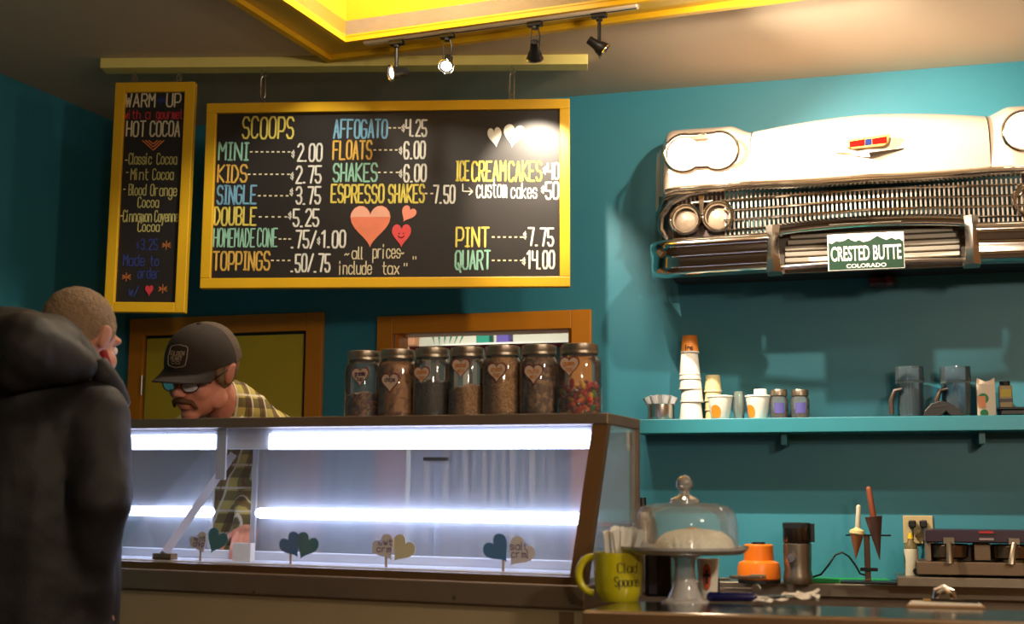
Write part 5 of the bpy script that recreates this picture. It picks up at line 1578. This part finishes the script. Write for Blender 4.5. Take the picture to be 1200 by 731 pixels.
M = MB(); M.lathe([(rd * 1.01, 0), (rd, .004), (rd * .99, hd * .55), (rd * .95, hd * .78), (rd * .84, hd * .92), (rd * .6, hd * .985), (.001, hd)], n=56)
dm.part('dome_wall', M, glass('dome_glass', (.95, .97, .97), haze=.11, rough=.08, refl=.5, hazecol=(.95, .9, .88)), smooth=True)
M = MB(); M.lathe([(rd * .3, hd * .995), (rd * .29, hd + .008), (rd * .18, hd + .014), (.012, hd + .018), (.010, hd + .028)], n=32); M.ell((0, 0, hd + .042), (.0185, .0185, .0185), 24, 14)
dm.part('knob', M, glass('knob_glass', (.85, .84, .82), haze=.25, rough=.04, refl=4, hazecol=(.9, .84, .8)), smooth=True)
# paper cup behind the stand
t = Thing('paper_cup', 'white paper cup with a red-orange emblem standing behind the cake stand', 'cup', atZ(830, 700, LZ), -Lf.a)
s_ = lpx(830, 700)
M = MB(); M.lathe([(.001, .003), (10.5 * s_, 0), (12 * s_, 30 * s_), (13 * s_, 44 * s_), (12.4 * s_, 44 * s_)], n=26); t.part('cup_wall', M, WHITEP, smooth=True)
M = MB(); rows = []
for i in range(9):
    x = -1 + 2 * i / 8; a_ = -PI / 2 + x * .42; hz_ = math.sqrt(max(0, 1 - x * x)) * 15 * s_
    rows.append([(12.6 * s_ * math.cos(a_) * .97, 12.6 * s_ * math.sin(a_) * .97, 24 * s_ - hz_), (12.6 * s_ * math.cos(a_) * 1.0, 12.6 * s_ * math.sin(a_) * 1.0, 24 * s_ + hz_)])
t.part('emblem', M.grid(rows), mat('red_orange_print', (206, 88, 48), .5))
M = MB(); M.box(-.003, .003, -12.9 * s_, -12.75 * s_, 16 * s_, 32 * s_); M.box(-.008, .008, -12.9 * s_, -12.75 * s_, 24 * s_, 27 * s_); t.part('emblem_mark', M, mat('dark_print', (40, 36, 48), .6))
# cake server with a blue handle on napkins
t = on_l('cake_server', 'cake server with navy blue handle lying on the counter right of the stand', 'server', 858, 706)
s_ = lpx(858, 706)
M = MB(); M.capsule((-24 * s_, 0, .012), (24 * s_, .0, .013), .0105, .0095); t.part('handle', M, mat('navy_handle', (24, 28, 84), .3), smooth=True)
M = MB(); M.slab([(24 * s_, -.008), (30 * s_, -.006), (62 * s_, -.03), (92 * s_, 0), (62 * s_, .03), (30 * s_, .006), (24 * s_, .008)], .016, .018); t.part('blade', M, CHROMES)
# crumpled paper
t = on_l('crumpled_napkin', 'crumpled white paper napkin lying beside the cake server blade', 'napkin', 922, 707)
rnd = random.Random(4); rows = []
for i in range(13):
    row = []
    for j in range(9):
        x = (-36 + 6 * i) * s_; y = (-.06 + .015 * j)
        row.append((x + rnd.uniform(-.004, .004), y + rnd.uniform(-.004, .004), .004 + abs(rnd.gauss(0, .006)) + .010 * math.exp(-((i - 8) / 3) ** 2)))
    rows.append(row)
M = MB().grid(rows); o_ = t.part('napkin_sheet', M, WHITEP)
M = MB(); M.tube([(18 * s_, .02, .016), (30 * s_, .03, .022), (36 * s_, .035, .030)], [.006, .005, .003], 6); t.part('twisted_corner', M, WHITEP)
# clipboard with chrome clip, bill and pen
t = on_l('clipboard', 'small clipboard tray with white bill under a chrome clip, right end of counter', 'clipboard', 1108, 711)
s_ = lpx(1108, 711)
t.part('board', MB().slab([(-44 * s_, -.035), (42 * s_, -.035), (38 * s_, .05), (-38 * s_, .05)], .001, .005), mat('tan_board', (170, 128, 80), .6), bevel=.001)
t.part('paper', MB().slab([(-41 * s_, -.03), (39 * s_, -.03), (36 * s_, .045), (-36 * s_, .045)], .0055, .009), WHITEP)
M = MB(); M.box(-24 * s_, 22 * s_, .02, .04, .009, .014); t.part('clip_bar', M, mat('brass_bar', (180, 150, 90), .3, .8), bevel=.002)
M = MB(); M.tube([(-10 * s_, .03, .014), (-8 * s_, .03, .03), (0, .03, .038), (8 * s_, .03, .03), (10 * s_, .03, .014)], [.009, .009, .008, .009, .009], 10); t.part('clip', M, CHROME, smooth=True)
M = MB(); M.capsule((-14 * s_, .005, .014), (34 * s_, -.018, .013), .0035, .003); t.part('pen', M, BLACK, smooth=True)
# tongs resting behind the stand
t = Thing('steel_tongs', 'steel tongs with two flat arms lying behind the cake stand', 'tongs', atZ(866, 698, LZ), -Lf.a)
s_ = lpx(866, 698)
M = MB(); M.box(-24 * s_, 18 * s_, -.006, .006, 6 * s_, 9 * s_); M.cyl((20 * s_, -.01, 8 * s_), (20 * s_, .01, 8 * s_), 5.5 * s_, n=16); t.part('lower_arm', M, CHROMES, bevel=.001)
M = MB(); M.box(-10 * s_, 26 * s_, -.005, .005, 19 * s_, 23 * s_); M.box(-24 * s_, -9 * s_, -.005, .005, 17 * s_, 20 * s_); t.part('upper_arm', M, STEEL, bevel=.002)
M = MB(); M.box(-25 * s_, -22 * s_, -.01, .01, .0, 20 * s_); t.part('hinge_block', M, BLACKM)
M = MB(); M.box(18 * s_, 22 * s_, -.008, .008, 0, 5 * s_); t.part('rest', M, BLACKM)

# ================================================================== PEOPLE
def figure(name, M, m, parent, org=(0, 0, 0), voxel=.006, smooth=6, disp=None):
    o_ = obj(name, M, m, parent, org, smooth=True, sharp=0)
    r = o_.modifiers.new('remesh', 'REMESH'); r.mode = 'VOXEL'; r.voxel_size = voxel; r.use_smooth_shade = True
    s_ = o_.modifiers.new('smooth', 'SMOOTH'); s_.iterations = smooth; s_.factor = .5
    if disp:
        for amt, size in disp:
            tx = bpy.data.textures.new('folds', 'CLOUDS'); tx.noise_scale = size; tx.noise_depth = 2
            d = o_.modifiers.new('folds', 'DISPLACE'); d.texture = tx; d.strength = amt; d.mid_level = .5
    return o_

def head_shapes(M, sc=1.0):
    """skin of a head facing -Y, origin at the middle of the skull"""
    E_ = M.ell
    E_((0, .015, .02), (.077, .094, .094), 28, 18)
    E_((0, -.030, -.045), (.060, .064, .076), 24, 14)
    E_((0, -.066, -.104), (.026, .024, .020))
    for s_ in (-1, 1):
        E_((s_ * .034, -.058, -.040), (.026, .028, .028))
        E_((s_ * .052, -.010, -.075), (.018, .035, .026))
        M.capsule((s_ * .012, -.086, .020), (s_ * .048, -.074, .018), .011, .009)
        E_((s_ * .081, .012, -.010), (.008, .018, .031), rot=(0, s_ * .25, 0))
        E_((s_ * .086, .020, .006), (.006, .014, .014), rot=(0, s_ * .3, 0))
        E_((s_ * .011, -.104, -.040), (.009, .010, .007), 12, 8)
    M.capsule((0, -.090, .008), (0, -.114, -.034), .008, .0115)
    E_((0, -.090, -.066), (.024, .011, .0065), 16, 8)
    E_((0, -.087, -.077), (.021, .012, .0075), 16, 8)

def hand_shapes(M, wrist, direction, palm_n, side, curl=.5, sc=1.0):
    """palm, four unequal bent fingers and a thumb off the side of the palm"""
    d = Vector(direction).normalized(); n = Vector(palm_n).normalized(); n = (n - d * n.dot(d)).normalized()
    s_ = d.cross(n) * side
    wv_ = Vector(wrist)
    M.capsule(wv_, wv_ + d * .03 * sc, .024 * sc, .026 * sc)
    for k in range(4):
        b = wv_ + s_ * (-.027 + .018 * k) * sc
        M.capsule(b + d * .03 * sc, b + d * .085 * sc, .013 * sc, .0105 * sc)
        L_ = (.038, .046, .043, .034)[k] * sc
        p = b + d * .085 * sc
        ang = 0
        for j in range(3):
            ang += curl * (.5 + .3 * j)
            dd = d * math.cos(ang) + n * math.sin(ang)
            q_ = p + dd * L_ * (1, .7, .5)[j]
            M.capsule(p, q_, (.0092 - .0008 * j) * sc, (.0086 - .0008 * j) * sc, n=10)
            p = q_
    b = wv_ + d * .025 * sc - s_ * .026 * sc
    q1 = b + (d * .6 - s_ * .75 + n * .3).normalized() * .042 * sc
    q2 = q1 + (d * .9 - s_ * .25 + n * .35).normalized() * .034 * sc
    M.capsule(b, q1, .0135 * sc, .011 * sc, n=10); M.capsule(q1, q2, .0105 * sc, .009 * sc, n=10)

SKIN = mat('skin', (206, 134, 112), .5, var=.08, scale=14)
SKIN2 = mat('weathered_skin', (190, 132, 106), .55, var=.08, scale=14)

# ---- the server behind the case -------------------------------------------------
ex, ey = -1.0, 4.22
hc_ = atY(236, 433, 3.98)
P = Thing('person', 'man behind the case in a brown cap, glasses and plaid shirt, looking down', 'person', (ex, ey + .25, 0))
P.org = (ex, ey + .25, 0)
HM = Matrix.Translation(hc_) @ Matrix.Rotation(R(-24), 4, 'Z') @ Matrix.Rotation(R(20), 4, 'X') @ Matrix.Rotation(R(5), 4, 'Y') @ Matrix.Scale(1.15, 4)
M = MB(); M.M = HM; head_shapes(M); M.capsule((0, .03, -.06), (0, .10, -.15), .052, .058); M.M = None
nk = HM @ Vector((0, .10, -.15))
shl = atY(333, 516, 4.22); shr = shl + Vector((-.37, .14, -.0))
chest = (shl + shr) / 2 + Vector((0, .04, -.10)); pel = Vector((ex + .02, ey + .30, .98))
M.capsule(nk, chest, .06, .13); M.capsule(chest, pel, .135, .14)
ell_ = atY(304, 575, 4.24); wl = atY(291, 618, 4.06)
elr = shr + Vector((.03, .02, -.28)); wr = elr + Vector((.06, -.06, -.22))
for a_, b_, c_ in ((shl, ell_, wl), (shr, elr, wr)):
    M.capsule(a_, b_, .048, .040); M.capsule(b_, c_, .040, .028)
    hand_shapes(M, c_, (.0, -.8, -.42) if a_ is shl else (0, -.25, -1), (0, -.4, -1) if a_ is shl else (0, -1, .1), 1 if a_ is shl else -1, .55)
for s_ in (-1, 1):
    M.capsule(pel + Vector((s_ * .09, 0, -.04)), (ex + s_ * .11, ey + .27, .50), .085, .060); M.capsule((ex + s_ * .11, ey + .27, .50), (ex + s_ * .12, ey + .31, .09), .058, .042)
body = figure('body', M, SKIN, P.e, P.org, voxel=.0055, smooth=3)
M = MB(); PV = Vector
M.capsule(nk + PV((0, .01, -.03)), chest, .085, .155); M.capsule(shl + PV((-.02, 0, -.03)), shr + PV((.02, 0, -.03)), .085, .085); M.capsule(HM @ Vector((.012, .10, -.115)), shl + PV((-.03, 0, .01)), .072, .078); M.capsule(nk + PV((.02, 0, -.0)), shl, .07, .075); M.capsule(nk + PV((-.02, 0, -.0)), shr, .07, .075)
M.capsule(chest, pel + PV((0, 0, -.05)), .165, .168)
for a_, b_, c_ in ((shl, ell_, wl), (shr, elr, wr)):
    M.capsule(a_, b_, .076, .068); M.capsule(b_, b_ + (c_ - b_) * .9, .066, .056)
PL = plaid('yellow_plaid_flannel')
figure('plaid_shirt', M, PL, P.e, P.org, voxel=.011, smooth=6, disp=[(.018, .06)])
# collar
M = MB(); M.M = HM; pts = [(.072 * math.sin(t_), .062 - .072 * math.cos(t_) * 1.05, -.118 + .020 * math.cos(t_)) for t_ in [R(-150 + 20 * k) for k in range(16)]]
pts = [(.070 * math.cos(a_), .050 + .066 * math.sin(a_), -.125 - .018 * (1 - math.sin(a_))) for a_ in [R(-70 + 20 * k) for k in range(17)]]
rows = [[p_, (p_[0] * 1.22, .05 + (p_[1] - .05) * 1.22, p_[2] - .040)] for p_ in pts]
M.sheet(rows, .004)
P.part('shirt_collar', M, PL, smooth=True)
M = MB()
M.capsule(pel + PV((0, 0, .0)), pel + PV((0, 0, -.1)), .16, .16)
for s_ in (-1, 1):
    M.capsule(pel + PV((s_ * .09, 0, -.06)), (ex + s_ * .11, ey + .27, .50), .105, .078); M.capsule((ex + s_ * .11, ey + .27, .50), (ex + s_ * .12, ey + .31, .10), .078, .065)
figure('trousers', M, mat('dark_denim', (40, 44, 58), .85), P.e, P.org, voxel=.014, smooth=5)
for s_ in (-1, 1):
    M = MB(); M.capsule((ex + s_ * .12, ey + .33, .05), (ex + s_ * .13, ey + .16, .035), .05, .035); M.box(ex + s_ * .12 - .045, ex + s_ * .12 + .045, ey + .12, ey + .38, 0, .02)
    figure('shoe', M, BLACK, P.e, P.org, voxel=.012, smooth=4)
# hair at the back and sides, moustache, goatee shadow
HAIRB = mat('sandy_hair', (120, 92, 62), .85, var=.25, scale=60, bump=.6, bscale=160)
M = MB(); M.M = HM; M.ell((0, .028, .012), (.0805, .0955, .088), 24, 14); M.ell((.072, -.018, .000), (.009, .020, .032)); M.ell((-.072, -.018, .000), (.009, .020, .032))
figure('hair', M, HAIRB, P.e, P.org, voxel=.006, smooth=2)
M = MB(); M.M = HM
for s_ in (-1, 1):
    M.capsule((s_ * .004, -.103, -.056), (s_ * .027, -.092, -.062), .0075, .0065); M.capsule((s_ * .027, -.092, -.062), (s_ * .036, -.082, -.080), .0065, .004)
figure('moustache', M, mat('brown_moustache', (104, 70, 44), .9, bump=.5, bscale=200), P.e, P.org, voxel=.003, smooth=2)
# eyes, lids down
for s_ in (-1, 1):
    M = MB(); M.M = HM; M.ell((s_ * .031, -.080, -.004), (.0115, .0105, .0115)); ey_ = P.part('eye', M, mat('eye_white', (222, 212, 204), .3), smooth=True)
    M = MB(); M.M = HM; M.ell((s_ * .031, -.0905, -.008), (.0055, .003, .0055)); P.part('iris', M, mat('iris_dark', (50, 44, 40), .3), ey_, smooth=True)
# cap: front panels, mesh back, brim, badge, button
def dome_rows(a0, a1, rx, ry, rz, cx_=0, cy_=.012, cz_=.018, n=20, m=12, lowz=0.0):
    rows = []
    for i in range(n + 1):
        a_ = a0 + (a1 - a0) * i / n; row = []
        for j in range(m + 1):
            t_ = (PI / 2) * j / m
            row.append((cx_ + rx * math.cos(t_) ** .8 * math.cos(a_), cy_ + ry * math.cos(t_) ** .8 * math.sin(a_), cz_ + lowz * (1 - j / m) + rz * math.sin(t_)))
        rows.append(row)
    return rows
CAPD = mat('dark_brown_cotton', (40, 29, 22), .85, var=.15, scale=30, bump=.2, bscale=300)
CAPM = mat('taupe_mesh', (84, 68, 54), .8, var=.3, scale=90, bump=.5, bscale=260)
Rx_, Ry_, Rz_ = .0915, .117, .104
M = MB(); M.M = HM; M.grid(dome_rows(R(180 - 12), R(360 + 12), Rx_, Ry_, Rz_, n=26)); M.v = M.v
cap = P.part('cap', M, CAPD, smooth=True, sharp=0, label='dark brown cap front')
M = MB(); M.M = HM; M.grid(dome_rows(R(12), R(168), Rx_, Ry_, Rz_, n=20)); P.part('cap_mesh', M, CAPM, cap, smooth=True, sharp=0, label='taupe mesh back of the cap')
M = MB(); M.M = HM; rows = []
for i in range(17):
    a_ = R(-90 - 62 + 124 * i / 16); row = []
    for j in range(7):
        t_ = j / 6
        ext = .070 * math.cos((a_ + PI / 2) * 1.15) ** .8 if abs(a_ + PI / 2) < 1.3 else 0
        x = Rx_ * math.cos(a_) * (1 - .02 * t_); y = .012 + Ry_ * math.sin(a_) - ext * t_
        z = .020 - .030 * (abs(x) / .09) ** 2 * t_ - .004 * t_ - .004 * (abs(x) / .09) ** 2
        row.append((x, y, z))
    rows.append(row)
for i in range(len(rows)):
    pass
top_ = rows; bot_ = [[(p_[0], p_[1], p_[2] - .004) for p_ in r_] for r_ in rows]
M.grid(top_); M.grid([r_[::-1] for r_ in bot_]); M.grid([[r_[-1] for r_ in top_], [r_[-1] for r_ in bot_]])
P.part('cap_brim', M, CAPD, cap, smooth=True, sharp=0)
M = MB(); M.M = HM; M.ell((0, .012, .1215), (.008, .008, .004)); P.part('cap_button', M, CAPD, cap, smooth=True)
# badge on the cap front
def on_cap(x, z, lift=.0015):
    t_ = math.asin(max(-1, min(1, (z - .018) / Rz_))); rr_ = math.cos(t_) ** .8
    a_ = -PI / 2 + x / (Rx_ * rr_)
    return ((Rx_ + lift) * rr_ * math.cos(a_), .012 + (Ry_ + lift) * rr_ * math.sin(a_), z)
BGP = mat('tan_stitching', (150, 130, 106), .8)
oct_ = [(-.030, .036), (-.024, .042), (-.016, .044), (0, .048), (.016, .044), (.024, .042), (.030, .036), (.033, .0), (.030, -.030), (.022, -.036), (0, -.040), (-.022, -.036), (-.030, -.030), (-.033, 0)]
M = MB(); M.M = HM; M.tube([on_cap(x * .88, .058 + z * .62, .002) for x, z in oct_], .0013, 6, closed=True); P.part('badge_outline', M, BGP, cap, smooth=True)
M = MB(); M2 = MB()
write(M2, 'GOLDEN', -.021, .064, .021, .073, .0022); write(M2, 'HEART', -.017, .052, .017, .061, .0022); write(M2, 'CO', -.012, .043, .012, .049, .0016)
M.M = HM; M.add([on_cap(v_[0], v_[2], .003) for v_ in M2.v], M2.f); P.part('badge_lettering', M, BGP, cap)
# glasses
M = MB(); M.M = HM
gl_z = -.018
for s_ in (-1, 1):
    c_ = Vector((s_ * .033, -.104, gl_z))
    M.tube([(c_.x + s_ * .023 * math.cos(a_), c_.y + .010 * abs(math.cos(a_)) * (1 if math.cos(a_) > 0 else 0), c_.z + .0135 * math.sin(a_)) for a_ in [2 * PI * k / 18 for k in range(18)]], .0014, 6, closed=True)
    M.tube([(s_ * .056, -.094, gl_z + .004), (s_ * .074, -.07, gl_z + .006), (s_ * .084, .0, .004), (s_ * .086, .018, -.004)], .0020, 6)
M.tube([(-.010, -.104, gl_z + .002), (0, -.112, gl_z + .005), (.010, -.104, gl_z + .002)], .0013, 6)
gg = P.part('glasses_frame', M, mat('thin_dark_frame', (40, 38, 42), .3, .6), smooth=True)
for s_ in (-1, 1):
    M = MB(); M.M = HM
    n_ = 18; ring_ = [(s_ * .033 + s_ * .022 * math.cos(2 * PI * k / n_), -.104 + .010 * max(0, math.cos(2 * PI * k / n_)), gl_z + .0128 * math.sin(2 * PI * k / n_)) for k in range(n_)]
    M.add(ring_, [tuple(range(n_))]); P.part('lens', M, glass('spectacle_lens', (.9, .93, 1), haze=.8, rough=.05, refl=2.5, hazecol=(.85, .88, .95)), gg)

# ---- the customer in front, seen from behind ------------------------------------
cx_, cy_ = atY(35, 600, 3.15).x, 3.15
Q = Thing('person', 'customer seen from behind in a black hooded jacket, short grey hair', 'person', (cx_, cy_, 0))
Q.org = (cx_, cy_, 0)
hcq = atY(97, 397, 3.22)
HQ = Matrix.Translation(hcq) @ Matrix.Rotation(R(157), 4, 'Z') @ Matrix.Rotation(R(16), 4, 'X') @ Matrix.Rotation(R(4), 4, 'Y')
M = MB(); M.M = HQ; head_shapes(M); M.capsule((0, .03, -.06), (0, .07, -.17), .056, .062); M.M = None
nkq = HQ @ Vector((0, .07, -.17))
sr = atY(108, 490, 3.10); sl = Vector((2 * cx_ - sr.x, 3.16, sr.z))
chq = (sr + sl) / 2 + Vector((0, .02, -.12)); pq = Vector((cx_, cy_ + .02, .93))
er = atY(118, 585, 3.04); wrq = atY(98, 690, 3.10)
el2 = sl + Vector((-.05, 0, -.28)); wl2 = el2 + Vector((.03, .10, -.22))
M.capsule(nkq, chq, .06, .12); M.capsule(chq, pq, .13, .14)
for a_, b_, c_, sd in ((sr, er, wrq, -1), (sl, el2, wl2, 1)):
    M.capsule(a_, b_, .048, .040); M.capsule(b_, c_, .040, .028); hand_shapes(M, c_, (c_ - b_).normalized() + Vector((0, .2, 0)), (0, 1, 0), sd, .5)
for s_ in (-1, 1):
    M.capsule(pq + Vector((s_ * .09, 0, -.05)), (cx_ + s_ * .10, cy_, .49), .085, .06); M.capsule((cx_ + s_ * .10, cy_, .49), (cx_ + s_ * .10, cy_ - .03, .09), .058, .042)
figure('body', M, SKIN2, Q.e, Q.org, voxel=.0055, smooth=3)
JK = mat('black_jacket_cloth', (14, 10, 10), .65, var=.12, scale=40, bump=.12, bscale=240, sheen=.0)
M = MB()
M.capsule(chq, pq + PV((0, 0, -.10)), .205, .215); M.capsule(sr + PV((-.06, 0, -.02)), sl + PV((.06, 0, -.02)), .105, .105); M.ell(tuple(chq + PV((0, -.02, .03))), (.235, .155, .20), 24, 16)
M.capsule(nkq + PV((-.02, -.02, -.03)), sr + PV((-.03, 0, 0)), .075, .085); M.capsule(nkq + PV((-.05, -.02, -.03)), sl + PV((.03, 0, 0)), .09, .085)
for a_, b_, c_ in ((sr, er, wrq), (sl, el2, wl2)):
    M.capsule(a_, b_, .090, .077); M.capsule(b_, c_, .072, .060); M.capsule(c_, c_ + (c_ - b_).normalized() * .17 + PV((-.01 if a_ is sr else .01, .04, 0)), .07, .085)
figure('jacket', M, JK, Q.e, Q.org, voxel=.011, smooth=7, disp=[(.030, .22), (.008, .06)])
# hood lying on the shoulders
M = MB()
h0 = atY(28, 410, 2.99); h1 = atY(96, 428, 3.06); h2 = atY(-50, 402, 3.02)
M.capsule(h0, h1, .088, .040); M.capsule(h0, h2, .088, .06); M.ell(tuple(atY(20, 400, 3.06)), (.15, .10, .078), 24, 14, rot=(0, .12, 0)); M.capsule(atY(60, 392, 3.10), atY(108, 428, 3.12), .055, .035); M.capsule(atY(70, 430, 3.04), atY(10, 436, 2.97), .035, .05)
figure('hood', M, JK, Q.e, Q.org, voxel=.009, smooth=6, disp=[(.020, .16), (.005, .05)])
# collar and its red lining
M = MB(); a_, b_ = atY(121, 412, 3.17), atY(132, 452, 3.18)
M.tube([a_, atY(125, 428, 3.16), b_, atY(134, 470, 3.16)], [.010, .013, .013, .010], 10); Q.part('collar_lining', M, mat('red_lining', (140, 22, 30), .8), smooth=True)
M = MB(); M.tube([atY(113, 424, 3.10), atY(122, 440, 3.10), atY(134, 458, 3.13), atY(146, 478, 3.15)], [.026, .030, .030, .02], 12); figure('collar', M, JK, Q.e, Q.org, voxel=.008, smooth=3)
# hair
HG = mat('grey_blond_hair', (142, 116, 88), .8, var=.35, scale=70, bump=.8, bscale=220)
M = MB(); M.M = HQ; M.ell((0, .024, .030), (.0835, .0985, .0915), 28, 18); M.ell((0, .065, -.035), (.062, .048, .06)); M.ell((-.072, -.005, .014), (.012, .022, .026)); M.ell((.072, -.005, .014), (.012, .022, .026))
figure('hair', M, HG, Q.e, Q.org, voxel=.005, smooth=3, disp=[(.006, .012)])
for s_ in (-1, 1):
    M = MB(); M.M = HQ; M.ell((s_ * .031, -.080, -.004), (.0115, .0105, .0115)); ey_ = Q.part('eye', M, mat('eye_white', (222, 212, 204), .3), smooth=True)
    M = MB(); M.M = HQ; M.ell((s_ * .031, -.0905, -.006), (.0055, .003, .0055)); Q.part('iris', M, mat('iris_dark', (50, 44, 40), .3), ey_, smooth=True)
M = MB(); M.capsule(pq, pq + PV((0, 0, -.12)), .17, .165)
for s_ in (-1, 1):
    M.capsule(pq + PV((s_ * .09, 0, -.06)), (cx_ + s_ * .10, cy_, .49), .11, .082); M.capsule((cx_ + s_ * .10, cy_, .49), (cx_ + s_ * .10, cy_ - .03, .10), .08, .068)
figure('trousers', M, mat('dark_trousers', (30, 32, 46), .9), Q.e, Q.org, voxel=.014, smooth=5)
for s_ in (-1, 1):
    M = MB(); M.capsule((cx_ + s_ * .10, cy_ - .05, .05), (cx_ + s_ * .12, cy_ + .14, .035), .05, .037); M.box(cx_ + s_ * .11 - .045, cx_ + s_ * .11 + .045, cy_ - .10, cy_ + .17, 0, .02)
    figure('shoe', M, BLACK, Q.e, Q.org, voxel=.012, smooth=4)
